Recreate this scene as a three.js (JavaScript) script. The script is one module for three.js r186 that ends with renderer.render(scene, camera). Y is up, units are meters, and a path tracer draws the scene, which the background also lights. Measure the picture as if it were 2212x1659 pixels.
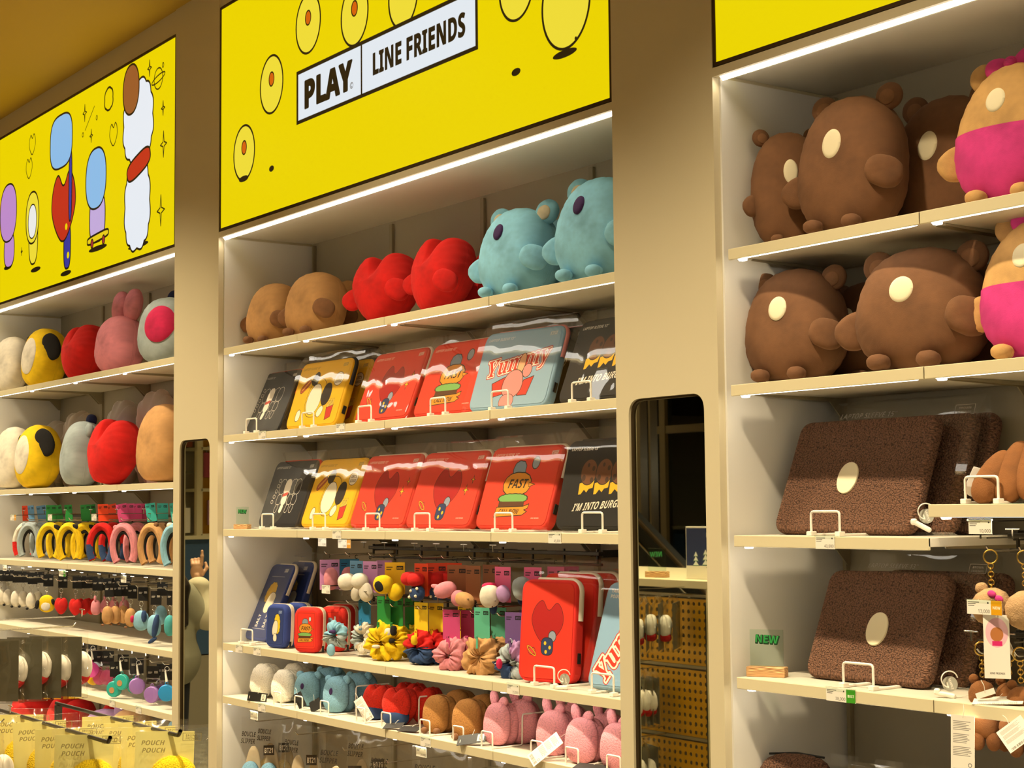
import * as THREE from 'three';
import { RectAreaLightUniformsLib } from 'three/addons/lights/RectAreaLightUniformsLib.js';
import { RoundedBoxGeometry } from 'three/addons/geometries/RoundedBoxGeometry.js';
import { MarchingCubes } from 'three/addons/objects/MarchingCubes.js';
import { ImprovedNoise } from 'three/addons/math/ImprovedNoise.js';
import { mergeGeometries } from 'three/addons/utils/BufferGeometryUtils.js';

// ---------- camera, light, exposure ----------
const scene = new THREE.Scene();
scene.background = new THREE.Color(0x000000);
const camera = new THREE.PerspectiveCamera(2 * Math.atan(829.5 / 3498.4) * 180 / Math.PI, 2212 / 1659, 0.05, 60);
camera.position.set(5.7044, 1.70, 2.6854);
{
  const f = new THREE.Vector3(-0.81240102, 0.07578644, -0.5781531), u = new THREE.Vector3(0.06745281, 0.99707573, 0.03591798);
  camera.up.copy(u); camera.lookAt(camera.position.clone().add(f));
}
scene.add(camera);
const renderer = new THREE.WebGLRenderer({ antialias: true });
renderer.toneMapping = THREE.LinearToneMapping;
renderer.toneMappingExposure = 1.0;
renderer.shadowMap.enabled = true;
RectAreaLightUniformsLib.init();
const WARM = new THREE.Color().setRGB(1, 0.87, 0.64), WARM2 = new THREE.Color().setRGB(1, 0.83, 0.55);
const STRIP = 30, HEADER = 15, BOX_LIGHT = 0.5, BOX_GLOW = 0.92, SPOT = 52, STRIP_GLOW = 7;
const V = (x, y, z) => new THREE.Vector3(x, y, z);
function areaLight(color, intensity, w, h, p, dir, parent = scene) {
  const l = new THREE.RectAreaLight(color, intensity, w, h);
  l.position.copy(p); l.lookAt(p.clone().add(dir)); parent.add(l); return l;
}

// ---------- random, noise, helpers ----------
function rng(s) { let a = s >>> 0; return () => { a |= 0; a = a + 0x6D2B79F5 | 0; let t = Math.imul(a ^ a >>> 15, 1 | a); t = t + Math.imul(t ^ t >>> 7, 61 | t) ^ t; return ((t ^ t >>> 14) >>> 0) / 4294967296; }; }
const _p = Math.random; Math.random = rng(77); const PN = new ImprovedNoise(); Math.random = _p;
const used = {};
function numbered(n) { const k = used[n] = (used[n] ?? -1) + 1; return k ? `${n}_${String(k).padStart(3, '0')}` : n; }
function tag(o, label, category, group, kind) { if (label) o.userData.label = label; if (category) o.userData.category = category; if (group) o.userData.group = group; if (kind) o.userData.kind = kind; return o; }
function thing(name, label, category, group, p = [0, 0, 0], ry = 0, rx = 0, rz = 0) {
  const o = new THREE.Group(); o.name = numbered(name); o.position.set(...p); o.rotation.order = 'YXZ'; o.rotation.set(rx, ry, rz);
  scene.add(o); return tag(o, label, category, group);
}
function part(parent, name, geo, mat, p, r, label) {
  const m = new THREE.Mesh(geo, mat); m.name = parent === scene ? numbered(name) : name;
  if (p) m.position.set(...p); if (r) m.rotation.set(...r); if (label) m.userData.label = label;
  parent.add(m); return m;
}
function struct(name, geo, mat, p, r) { const m = part(scene, name, geo, mat, p, r); m.userData.kind = 'structure'; return m; }
const box = (w, h, d) => new THREE.BoxGeometry(w, h, d);
const rbox = (w, h, d, r = 0.003, s = 2) => new RoundedBoxGeometry(w, h, d, s, Math.min(r, w / 2.01, h / 2.01, d / 2.01));
const cyl = (r, h, n = 14, r2 = r) => new THREE.CylinderGeometry(r2, r, h, n);
const sph = (r, a = 18, b = 12) => new THREE.SphereGeometry(r, a, b);
const merge = (l) => mergeGeometries(l.map((g) => { const q = g.index ? g.toNonIndexed() : g; for (const k of Object.keys(q.attributes)) if (!['position', 'normal', 'uv'].includes(k)) q.deleteAttribute(k); return q; }));
const mv = (g, x, y, z, rx = 0, ry = 0, rz = 0) => { if (rx) g.rotateX(rx); if (ry) g.rotateY(ry); if (rz) g.rotateZ(rz); return g.translate(x, y, z); };
const tube = (pts, r, seg = 24, n = 8, closed = false) => new THREE.TubeGeometry(new THREE.CatmullRomCurve3(pts.map((p) => V(...p)), closed, 'catmullrom', 0.15), seg, r, n, closed);
const ORD = ['first', 'second', 'third', 'fourth', 'fifth', 'sixth', 'seventh', 'eighth', 'ninth', 'tenth', 'eleventh', 'twelfth', 'thirteenth', 'fourteenth', 'fifteenth', 'sixteenth', 'seventeenth', 'eighteenth', 'nineteenth', 'twentieth'];

// ---------- textures ----------
function dataTex(n, f, srgb, rx = 1, ry = 1) {
  const d = new Uint8Array(n * n * 4);
  for (let j = 0; j < n; j++) for (let i = 0; i < n; i++) { const c = f(i / n, j / n), k = (j * n + i) * 4; d[k] = c[0] * 255; d[k + 1] = c[1] * 255; d[k + 2] = c[2] * 255; d[k + 3] = 255; }
  const t = new THREE.DataTexture(d, n, n); t.wrapS = t.wrapT = THREE.RepeatWrapping; t.magFilter = t.minFilter = THREE.LinearFilter; t.repeat.set(rx, ry);
  if (srgb) t.colorSpace = THREE.SRGBColorSpace; t.needsUpdate = true; return t;
}
function tnoise(u, v, f, z) { // tileable
  const a = (x, y) => PN.noise(x * f, y * f, z);
  const su = u, sv = v;
  return a(u, v) * (1 - su) * (1 - sv) + a(u - 1, v) * su * (1 - sv) + a(u, v - 1) * (1 - su) * sv + a(u - 1, v - 1) * su * sv;
}
const cl = (x) => Math.max(0, Math.min(1, x));
function worley(cells, seed) {
  const r = rng(seed), pts = []; for (let i = 0; i < cells * cells; i++) pts.push([r(), r()]);
  return (u, v) => { const x = u * cells, y = v * cells, ix = Math.floor(x), iy = Math.floor(y); let m = 9, m2 = 9;
    for (let b = -1; b <= 1; b++) for (let a = -1; a <= 1; a++) { const q = pts[((iy + b + cells) % cells) * cells + (ix + a + cells) % cells], d = Math.hypot(ix + a + q[0] - x, iy + b + q[1] - y); if (d < m) { m2 = m; m = d; } else if (d < m2) m2 = d; } return [m, m2]; };
}
const napMap = dataTex(256, (u, v) => { let n = tnoise(u, v, 5, 1.3) * 0.9 + tnoise(u, v, 11, 4.1) * 0.5 + tnoise(u, v, 27, 8.2) * 0.25; n = cl(0.95 + n * 0.15); return [n, n, n]; }, true, 3.2, 3.2);
const R0 = rng(5);
const fuzzBump = dataTex(256, (u, v) => { const n = cl(0.5 + tnoise(u, v, 18, 2.2) * 0.25 + tnoise(u, v, 60, 3.2) * 0.3 + (R0() - 0.5) * 0.4); return [n, n, n]; }, false, 6, 6);
const wA = worley(26, 9), wB = worley(26, 9);
const curl = (u, v) => { const a = u + tnoise(u, v, 14, 6) * 0.03, b = v + tnoise(u, v, 14, 9) * 0.03, [m] = wA(a - Math.floor(a), b - Math.floor(b)); return cl(1 - m * 1.15); };
const sherpaBump = dataTex(512, (u, v) => { const n = cl(curl(u, v) * 0.8 + 0.2 * tnoise(u, v, 90, 3) + 0.1); return [n, n, n]; }, false, 9.5, 9.5);
const sherpaMap = dataTex(512, (u, v) => { const n = 0.86 + 0.14 * Math.pow(curl(u, v), 0.8) + (tnoise(u, v, 60, 5)) * 0.05; const c = cl(n); return [c, c, c]; }, true, 9.5, 9.5);
const curlMap = dataTex(512, (u, v) => { const c = cl(0.5 + 0.55 * Math.pow(curl(u, v), 0.8) + tnoise(u, v, 60, 5) * 0.2); return [c, c, c]; }, true, 9.5, 9.5);
const weave = dataTex(128, (u, v) => { const n = 0.5 + 0.25 * Math.sin(u * 201) * Math.sin(v * 201) + (R0() - 0.5) * 0.3; return [n, n, n]; }, false, 20, 20);
const woodMap = dataTex(256, (u, v) => { const g = tnoise(u, v * 6, 4, 3) * 0.25 + Math.sin((v * 22 + tnoise(u, v, 4, 2) * 3) * 6.28) * 0.05; return [cl(0.78 + g * 0.5), cl(0.60 + g * 0.5), cl(0.40 + g * 0.4)]; }, true, 1, 1);
const floorMap = dataTex(512, (u, v) => { const g = 0.5 + tnoise(u, v, 40, 3) * 0.12 + (R0() > 0.93 ? -0.2 : 0) + (R0() > 0.95 ? 0.15 : 0); return [cl(g), cl(g * 0.96), cl(g * 0.86)]; }, true, 3, 3);
function canvasTex(w, h, draw) {
  const c = document.createElement('canvas'); c.width = w; c.height = h; const g = c.getContext('2d'); draw(g, w, h);
  const t = new THREE.CanvasTexture(c); t.colorSpace = THREE.SRGBColorSpace; t.anisotropy = 8; return t;
}

// ---------- materials ----------
const std = (color, roughness = 0.6, o = {}) => new THREE.MeshStandardMaterial({ color, roughness, ...o });
const velvet = (c, o = {}) => new THREE.MeshPhysicalMaterial({ color: c, roughness: 0.92, map: napMap, bumpMap: fuzzBump, bumpScale: 0.0004, sheen: 0.35, sheenRoughness: 0.5, sheenColor: new THREE.Color(c), ...o });
const sherpa = (c, s = 0.003) => new THREE.MeshPhysicalMaterial({ color: c, roughness: 0.95, map: sherpaMap, bumpMap: sherpaBump, bumpScale: s, sheen: 0.25, sheenRoughness: 0.6, sheenColor: new THREE.Color(c) });
const felt = (c) => std(c, 0.85, { bumpMap: weave, bumpScale: 0.0004 });
const shag = (c, s) => { const m = sherpa(c, s); m.map = curlMap; return m; };
const M = {
  wall: std(0x9d927a, 0.65), side: std(0xe2dfd6, 0.6), col: std(0xcdc1a0, 0.55), shelf: std(0xd9cda8, 0.45), shelfTop: std(0xd8d0bc, 0.5),  // wall: base colour darkened to carry the shade at the bay backs
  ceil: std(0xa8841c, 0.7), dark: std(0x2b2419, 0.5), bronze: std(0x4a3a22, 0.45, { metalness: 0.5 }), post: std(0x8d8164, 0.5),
  white: std(0xf1ecdf, 0.4), wire: std(0xf3eee2, 0.35), chrome: std(0xd8d4cc, 0.22, { metalness: 1 }), steel: std(0x4a463f, 0.35, { metalness: 0.85 }),
  gold: std(0xd9b45a, 0.25, { metalness: 1 }), black: std(0x14130f, 0.6), blackGloss: std(0x101010, 0.15), mirror: std(0xbfc2b4, 0.015, { metalness: 1 }),
  clear: new THREE.MeshPhysicalMaterial({ color: 0xffffff, roughness: 0.012, transmission: 1, thickness: 0, ior: 1.45, side: THREE.DoubleSide }),
  film: new THREE.MeshPhysicalMaterial({ color: 0xffffff, roughness: 0.10, transmission: 1, thickness: 0, ior: 1.4, side: THREE.DoubleSide }),
  filmMilk: new THREE.MeshPhysicalMaterial({ color: 0xefe6da, roughness: 0.65, transmission: 0.75, thickness: 0, ior: 1.4, side: THREE.DoubleSide }),
  filmYellow: std(0xe9e08c, 0.5),
  acryl: new THREE.MeshPhysicalMaterial({ color: 0xf4fbf6, roughness: 0.02, transmission: 1, thickness: 0, ior: 1.49 }),
  wood: std(0xffffff, 0.55, { map: woodMap }), floor: std(0xffffff, 0.4, { map: floorMap }),
  glow: std(0xffffff, 0.5, { emissive: WARM.clone().lerp(new THREE.Color(1, 1, 1), 0.45), emissiveIntensity: STRIP_GLOW }),
  brown: velvet(0x7d5536), tan: velvet(0xcc9a62), tanDark: velvet(0x8f6340), red: velvet(0xd8150f), blue: velvet(0x92d4f2), blueInner: velvet(0xe4d6b8), purple: felt(0x3c2158),
  cream: felt(0xefe2bd), honey: velvet(0xd4a565), magenta: velvet(0xdc3c8c), pink: velvet(0xe48c9a), pinkSm: velvet(0xe08d98), grey: velvet(0xaab6b8), snout: velvet(0xd8235a), navy: velvet(0x1c2452),
  whitePl: velvet(0xe9e0cc), yellow: velvet(0xf0c800), blackPl: velvet(0x16120e), lilac: velvet(0xb98fc0), teal: velvet(0x4fb0b4), skyPl: velvet(0x8fc4dc),
  shWhite: sherpa(0xfdf6e6, 0.0009), shBlue: sherpa(0x86b8d2, 0.0009), shRed: sherpa(0xe02a14, 0.0009), shTan: sherpa(0xb98040, 0.0009), shPink: sherpa(0xf4a4b0, 0.0009), shBrown: shag(0x8a6048, 0.005), furBrown: velvet(0x8f5a2c, { bumpScale: 0.0012 }), furTan: velvet(0xc09a6c, { bumpScale: 0.002 }),
  denim: velvet(0x2f4a78), denimF: felt(0x27437a), redF: felt(0xd8261a), blueF: felt(0x2a3f86), zipW: std(0xe8dcc6, 0.5), zipP: std(0xd98a84, 0.5),
  skin: std(0xc99872, 0.55), hair: std(0x1d130d, 0.45), sweat: felt(0x8f8a72), sleeve: std(0xcabf9f, 0.8), trouser: std(0x15151a, 0.85),
};
M.glass = new THREE.MeshPhysicalMaterial({ color: 0x6f7567, roughness: 0.02, transmission: 1, thickness: 0, ior: 1.5 });

// ---------- shape builders ----------
function egg(w, h, n = 2.4, k = 0.06, N = 72) { // outline, counter-clockwise, centre 0,0; k > 0: wider below
  const o = []; for (let i = 0; i < N; i++) { const a = i / N * 2 * Math.PI, c = Math.cos(a), s = Math.sin(a); const y = Math.sign(s) * Math.abs(s) ** (2 / n); o.push([w / 2 * Math.sign(c) * Math.abs(c) ** (2 / n) * (1 - k * y), h / 2 * y]); } return o;
}
function heart(w, h, N = 96, dip = 0.24) { // plain plump heart, bottom rounded
  const o = []; for (let i = 0; i < N; i++) { const a = i / N * 2 * Math.PI, c = Math.cos(a), s = Math.sin(a);
    let x = Math.sign(c) * Math.abs(c) ** 0.86, y = s; const d = Math.exp(-((a - Math.PI / 2) ** 2) / 0.075);
    x *= y > 0 ? 1 : 1 - 0.42 * (-y) ** 1.6; y = y > 0 ? y * (1 - dip * 2 * d) * 0.94 : y; o.push([w / 2 * x, h / 2 * y]); } return o;
}
function cloudOutline(w, h, lobes = 11, amp = 0.055, N = 120) { const e = egg(w, h, 2.4, 0.04, N); return e.map(([x, y], i) => { const k = 1 + amp * (Math.abs(Math.sin(i / N * Math.PI * lobes)) - 0.5); return [x * k, y * k]; }); }
const ellipse = (w, h, N = 24) => egg(w, h, 2, 0, N);
function pillow(out, d, o = {}) {
  const { m = 12, a = 0.78, b = 0.8, pucker = 0.03, pk = 26, lump = 0.02, seed = 0, back = 1, flat = 0 } = o, N = out.length, P = [], U = [], I = [], R = 2 * m;
  let sz = 0; for (const [x, y] of out) sz = Math.max(sz, Math.abs(x), Math.abs(y));
  for (let i = 0; i <= R; i++) { const f = -Math.PI / 2 + Math.PI * i / R, s = Math.cos(f) ** a || 0, zz = Math.sign(Math.sin(f)) * Math.abs(Math.sin(f)) ** b;
    for (let j = 0; j <= N; j++) { const [ox, oy] = out[j % N], pu = 1 - pucker * Math.sin(j / N * 2 * Math.PI * pk + seed) * s ** 5 * (1 - s * 0.3);
      let x = ox * s, y = oy * s, z = d * zz * (zz < 0 ? back : 1); const n = PN.noise(x / sz * 1.7 + seed * 3.1, y / sz * 1.7, zz * 1.2 + seed) * lump * sz;
      z += Math.sign(zz) * n * (1 - s ** 4); if (o.cleft && y > 0) z *= 1 - o.cleft * Math.exp(-((x / (sz * 0.24)) ** 2)) * cl(y / sz * 1.4); x *= 1 + (pu - 1) * 0.3 + n / sz * 0.5; y *= 1 + (pu - 1) * 0.3 + n / sz * 0.5; z *= pu;
      if (flat && y < -sz * (1 - flat)) y = -sz * (1 - flat) - (-(sz * (1 - flat)) - y) * 0.25;
      P.push(x, y, z); U.push(ox * s, oy * s + (zz < 0 ? 0.37 : 0)); } }
  for (let i = 0; i < R; i++) for (let j = 0; j < N; j++) { const k = i * (N + 1) + j, q = k + N + 1; I.push(k, k + 1, q, k + 1, q + 1, q); }
  const g = new THREE.BufferGeometry(); g.setAttribute('position', new THREE.Float32BufferAttribute(P, 3)); g.setAttribute('uv', new THREE.Float32BufferAttribute(U, 2)); g.setIndex(I); g.computeVertexNormals();
  const nr = g.attributes.normal; for (let i = 0; i <= R; i++) { const k = i * (N + 1), q = k + N, x = nr.getX(k) + nr.getX(q), y = nr.getY(k) + nr.getY(q), z = nr.getZ(k) + nr.getZ(q), l = Math.hypot(x, y, z) || 1; nr.setXYZ(k, x / l, y / l, z / l); nr.setXYZ(q, x / l, y / l, z / l); }
  for (let j = 0; j <= N; j++) { nr.setXYZ(j, 0, 0, -1); nr.setXYZ(R * (N + 1) + j, 0, 0, 1); }
  return g;
}
function frontZ(out, d, x, y, a = 0.78, b = 0.8) { // height of a pillow's front over (x, y)
  const r = Math.hypot(x, y); if (r < 1e-6) return d; const t = Math.atan2(y, x); let R = 1e9, bd = 9;
  for (const [px, py] of out) { const q = Math.abs(Math.atan2(Math.sin(Math.atan2(py, px) - t), Math.cos(Math.atan2(py, px) - t))); if (q < bd) { bd = q; R = Math.hypot(px, py); } }
  const s = Math.min(1, r / R), c = s ** (1 / a); return d * Math.sqrt(Math.max(0, 1 - c * c)) ** b;
}
function patchGeo(out, d, cx, cy, rx, ry, lift = 0.003, rings = 4, N = 32, n = 2) { // an appliqué that follows a pillow's front
  const P = [], U = [], I = []; const e = egg(rx * 2, ry * 2, n, 0, N);
  for (let i = 0; i <= rings + 1; i++) for (let j = 0; j <= N; j++) { const s = Math.min(1, i / rings), [ex, ey] = e[j % N], x = cx + ex * s, y = cy + ey * s; P.push(x, y, frontZ(out, d, x, y) + (i > rings ? -0.004 : lift * (1 - s ** 6 * 0.6))); U.push(x, y); }
  for (let i = 0; i <= rings; i++) for (let j = 0; j < N; j++) { const k = i * (N + 1) + j, q = k + N + 1; I.push(k, q, k + 1, k + 1, q, q + 1); }
  const g = new THREE.BufferGeometry(); g.setAttribute('position', new THREE.Float32BufferAttribute(P, 3)); g.setAttribute('uv', new THREE.Float32BufferAttribute(U, 2)); g.setIndex(I); g.computeVertexNormals(); return g;
}
const limb = (w, h, d, seed = 1) => pillow(egg(w, h, 2.3, 0, 28), d / 2, { m: 6, pucker: 0.05, pk: 9, seed, lump: 0.05 });

// ---------- the setting ----------
const MX0 = -0.0229, MX1 = 2.4021, RX0 = 2.7956, LX1 = -0.4392, LX0 = -2.90, RX1 = 5.30, BACK = -0.412, CEIL = 3.765, HB = 2.752;
struct('floor', box(17.2, 0.1, 9.2), M.floor, [-1, -0.05, 3.6]);
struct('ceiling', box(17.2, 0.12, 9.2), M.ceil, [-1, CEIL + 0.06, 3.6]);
struct('wall_shelf_side', box(17.2, 3.9, 0.12), M.wall, [-1, 1.9, BACK - 0.06]);
struct('wall_left', box(0.12, 3.9, 9.2), M.wall, [-9.5, 1.9, 3.6]);
struct('wall_right', box(0.12, 3.9, 9.2), M.wall, [7.5, 1.9, 3.6]);
struct('wall_far_side', box(17.2, 3.9, 0.12), M.dark, [-1, 1.9, 8.14]);
function column(x0, x1, mir, label) {
  const w = x1 - x0, cx = (x0 + x1) / 2;
  struct('column', rbox(w, CEIL, -BACK - 0.02, 0.002), M.col, [cx, CEIL / 2, (BACK - 0.02) / 2]);
  const s = new THREE.Shape(); s.moveTo(x0, 0); s.lineTo(x1, 0); s.lineTo(x1, CEIL); s.lineTo(x0, CEIL); s.closePath();
  if (mir) { const [a, b, y0, y1] = mir, r = 0.045, h = new THREE.Path(); h.moveTo(a + r, y0); h.lineTo(b - r, y0); h.quadraticCurveTo(b, y0, b, y0 + r); h.lineTo(b, y1 - r); h.quadraticCurveTo(b, y1, b - r, y1); h.lineTo(a + r, y1); h.quadraticCurveTo(a, y1, a, y1 - r); h.lineTo(a, y0 + r); h.quadraticCurveTo(a, y0, a + r, y0); s.holes.push(h); }
  struct('column_front', new THREE.ExtrudeGeometry(s, { depth: 0.02, bevelEnabled: false }), M.col, [0, 0, -0.02]);
  if (mir) {
    const [a, b, y0, y1] = mir, t = thing('mirror', label, 'mirror', null, [(a + b) / 2, y0, -0.019]);
    part(t, 'mirror_glass', box(b - a - 0.002, y1 - y0 - 0.002, 0.006), M.mirror, [0, (y1 - y0) / 2, 0.003]);
    const fr = (r, o) => { const q = new THREE.Shape(), X = (b - a) / 2 - o, Y0 = o, Y1 = y1 - y0 - o; const f = (S) => { S.moveTo(-X + r, Y0); S.lineTo(X - r, Y0); S.quadraticCurveTo(X, Y0, X, Y0 + r); S.lineTo(X, Y1 - r); S.quadraticCurveTo(X, Y1, X - r, Y1); S.lineTo(-X + r, Y1); S.quadraticCurveTo(-X, Y1, -X, Y1 - r); S.lineTo(-X, Y0 + r); S.quadraticCurveTo(-X, Y0, -X + r, Y0); }; f(q); return [q, f]; };
    const [q] = fr(0.045, 0.0005), hole = new THREE.Path(); fr(0.04, 0.0055)[1](hole); q.holes.push(hole);
    part(t, 'mirror_edge', new THREE.ExtrudeGeometry(q, { depth: 0.006, bevelEnabled: false }), M.bronze, [0, 0, 0.006]);
  }
}
column(LX1, MX0, [-0.379, -0.096, 0.25, 1.979], 'narrow mirror with rounded corners in the cream column left of the middle bay');
column(MX1, RX0, [2.453, 2.743, 0.25, 1.976], 'narrow mirror with rounded corners in the cream column between the middle and right bay');
column(RX1, 7.44); column(-9.44, LX0);
for (const [i, x] of [MX0, RX0, LX0].entries()) struct('wall_bay_side_' + (i + 1), box(0.006, HB, -BACK - 0.022), M.side, [x + 0.0031, HB / 2, (BACK - 0.022) / 2]);
// header over each bay with a lit yellow panel and a light strip on its lower front edge
function header(x0, x1, name, label, map, stripLabel) {
  const w = x1 - x0, cx = (x0 + x1) / 2, y0 = HB + 0.026, y1 = 3.664;
  struct('header', box(w, CEIL - HB - 0.01, -BACK - 0.075), M.side, [cx, (CEIL + HB + 0.01) / 2, (BACK - 0.075) / 2]);
  struct('trim_' + ((used.trimn = (used.trimn ?? 0) + 1)), merge([mv(box(w, 0.022, 0.03), cx, HB + 0.012, -0.015), mv(box(w, CEIL - y1 - 0.004, 0.07), cx, (CEIL + y1 + 0.004) / 2, -0.04)]), M.col);
  const t = thing('lightbox_sign', label, 'sign', null, [cx, y0, 0]);
  const fw = 0.010, h = y1 - y0;
  part(t, 'frame', merge([mv(box(w - 0.002, fw, 0.04), 0, fw / 2, -0.022), mv(box(w - 0.002, fw, 0.04), 0, h - fw / 2, -0.022), mv(box(fw, h, 0.04), -w / 2 + fw / 2 + 0.001, h / 2, -0.022), mv(box(fw, h, 0.04), w / 2 - fw / 2 - 0.001, h / 2, -0.022)]), M.bronze);
  const pw = w - 2 * fw - 0.002, ph = h - 2 * fw;
  const m = new THREE.MeshStandardMaterial({ color: 0x181403, roughness: 0.35, emissive: 0xffffff, emissiveIntensity: BOX_GLOW });
  if (map) m.emissiveMap = map; else m.emissive = new THREE.Color(0xf4dc00);
  part(t, 'lit_panel', box(pw, ph, 0.02), m, [0, h / 2, -0.0145]);
  areaLight(new THREE.Color().setRGB(1, 0.72, 0.03), BOX_LIGHT, pw, ph, V(cx, y0 + h / 2, 0.002), V(0, 0, 1));
  const s = thing('light_strip', stripLabel, 'light', 'light strips under the yellow signs', [cx, HB, -0.016]);
  part(s, 'diffuser', mv(box(w - 0.03, 0.004, 0.018), 0, -0.001, 0, -0.75), M.glow);
  part(s, 'profile', box(w - 0.01, 0.004, 0.024), M.chrome, [0, 0.004, -0.002]);
  areaLight(WARM, HEADER, w - 0.03, 0.016, V(cx, HB - 0.010, -0.013), V(0, -0.707, 0.707));
}

// shelf boards, each with its own light strip and brackets
const shelfGroupLabel = {};
function shelfModule(x0, w, y, label, group, o = {}) {
  const t = thing('shelf', label, 'shelf', group, [x0 + w / 2, y, 0]), d = 0.385, g = 0.0025;
  part(t, 'board', mv(rbox(w - g, 0.020, d, 0.0015, 1), 0, -0.0101, -0.012 - d / 2 - 0.001), M.shelfTop);
  part(t, 'front_lip', mv(rbox(w - g, 0.027, 0.008, 0.0015, 1), 0, -0.0135, -0.016), M.shelf);
  part(t, 'light_strip', mv(box(w - 0.05, 0.003, 0.016), -0.004, -0.0235, -0.033, 0.30), M.glow);
  part(t, 'strip_end', mv(rbox(0.018, 0.006, 0.014, 0.002, 1), -w / 2 + 0.034, -0.0285, -0.030), M.glow);
  areaLight(WARM2, o.i ?? STRIP, w - 0.06, 0.010, V(x0 + w / 2, y - 0.034, -0.028), V(0, -0.507, 0.862));
  for (const s of [-1, 1]) { const q = new THREE.Shape(); q.moveTo(0, 0); q.lineTo(0, -0.06); q.lineTo(0.010, -0.06); q.lineTo(0.06, -0.010); q.lineTo(0.32, -0.004); q.lineTo(0.32, 0); q.closePath();
    part(t, 'bracket', new THREE.ExtrudeGeometry(q, { depth: 0.004, bevelEnabled: false }).rotateY(-Math.PI / 2).translate(s * (w / 2 - 0.012) + 0.002, -0.0205, BACK + 0.012), M.post); }
}
const BAYNAME = { M: 'middle bay', R: 'right bay', L: 'left bay' };
const SH = {
  M: [[2.321, 'below the tan, red and blue cushions'], [1.985, 'below the upper laptop sleeves'], [1.627, 'below the lower laptop sleeves'], [1.197, 'below the scrunchies and tablet pouches'], [0.998, 'below the small furry pouches']],
  R: [[2.321, 'below the upper brown plush bears'], [1.989, 'below the lower brown plush bears'], [1.627, 'below the upper shaggy brown sleeve'], [1.290, 'below the lower shaggy brown sleeve'], [0.935, 'below the brown slim pouches']],
  L: [[2.327, 'below the upper row of big cushions'], [1.815, 'below the lower row of big cushions'], [1.459, 'below the plush headbands'], [1.133, 'below the plush keychains'], [0.881, 'below the round cases'], [0.56, 'below the bottom row of cushions']],
};
for (const [x0, w, n, bay] of [[0, 0.6, 4, 'M'], [2.8256, 0.5949, 4, 'R'], [-2.8661, 0.6, 4, 'L']]) for (const [i, [y, what]] of SH[bay].entries()) for (let k = 0; k < n; k++) {
  let yy = y; if (bay === 'R' && i === 2 && k > 0) yy = 1.697;
  shelfModule(x0 + w * k, w, yy, `${ORD[k]} shelf board from the left ${what}, ${BAYNAME[bay]}`, `shelf boards of the ${BAYNAME[bay]}`, { i: bay === 'M' && i > 2 ? STRIP * 1.6 : STRIP });
}
for (const [bay, xs] of [['middle bay', [0.6, 1.2, 1.8]], ['right bay', [3.42, 4.015, 4.61]], ['left bay', [-2.266, -1.666, -1.066]]]) for (const [i, x] of xs.entries()) tag(part(scene, 'shelf_upright', rbox(0.022, HB, 0.012, 0.002, 1), M.post, [x, HB / 2, BACK + 0.006]), `${ORD[i]} slotted metal upright from the left on the back wall of the ${bay}`, 'upright', `uprights of the ${bay}`);
for (const [bay, x] of [['middle bay', 0.0 + 0.004], ['right bay', 2.822]]) tag(part(scene, 'corner_upright', rbox(0.012, HB, 0.016, 0.002, 1), M.post, [x, HB / 2, BACK + 0.008]), `slotted metal upright in the left back corner of the ${bay}`, 'upright');

// lamps over the aisle: round downlights, their beams reach the lower wall and columns
for (const [i, [x, z]] of [[-4.6, 1.3], [-2.6, 1.3], [-0.6, 1.3], [1.4, 1.3], [3.4, 1.3], [5.4, 1.3], [-4.2, 4.2], [-0.8, 4.2], [2.6, 4.2], [5.4, 4.4]].entries()) {
  const t = thing('downlight', `round recessed ceiling downlight over the ${z < 3 ? 'shelf' : 'far'} aisle, ${ORD[i % 6]} from the left`, 'lamp', 'ceiling downlights', [x, CEIL, z]);
  part(t, 'trim_ring', new THREE.TorusGeometry(0.075, 0.008, 8, 32).rotateX(Math.PI / 2), M.white, [0, -0.004, 0]);
  part(t, 'lamp_disc', cyl(0.07, 0.004, 28), M.glow, [0, -0.003, 0]);
  const l = new THREE.SpotLight(WARM2, SPOT, 0, 1.0, 1.0, 2); l.shadow.radius = 4; l.position.set(x, CEIL - 0.02, z); l.target.position.set(x, 0, z - (z < 3 ? 0.25 : 0)); scene.add(l); scene.add(l.target);
}

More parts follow.
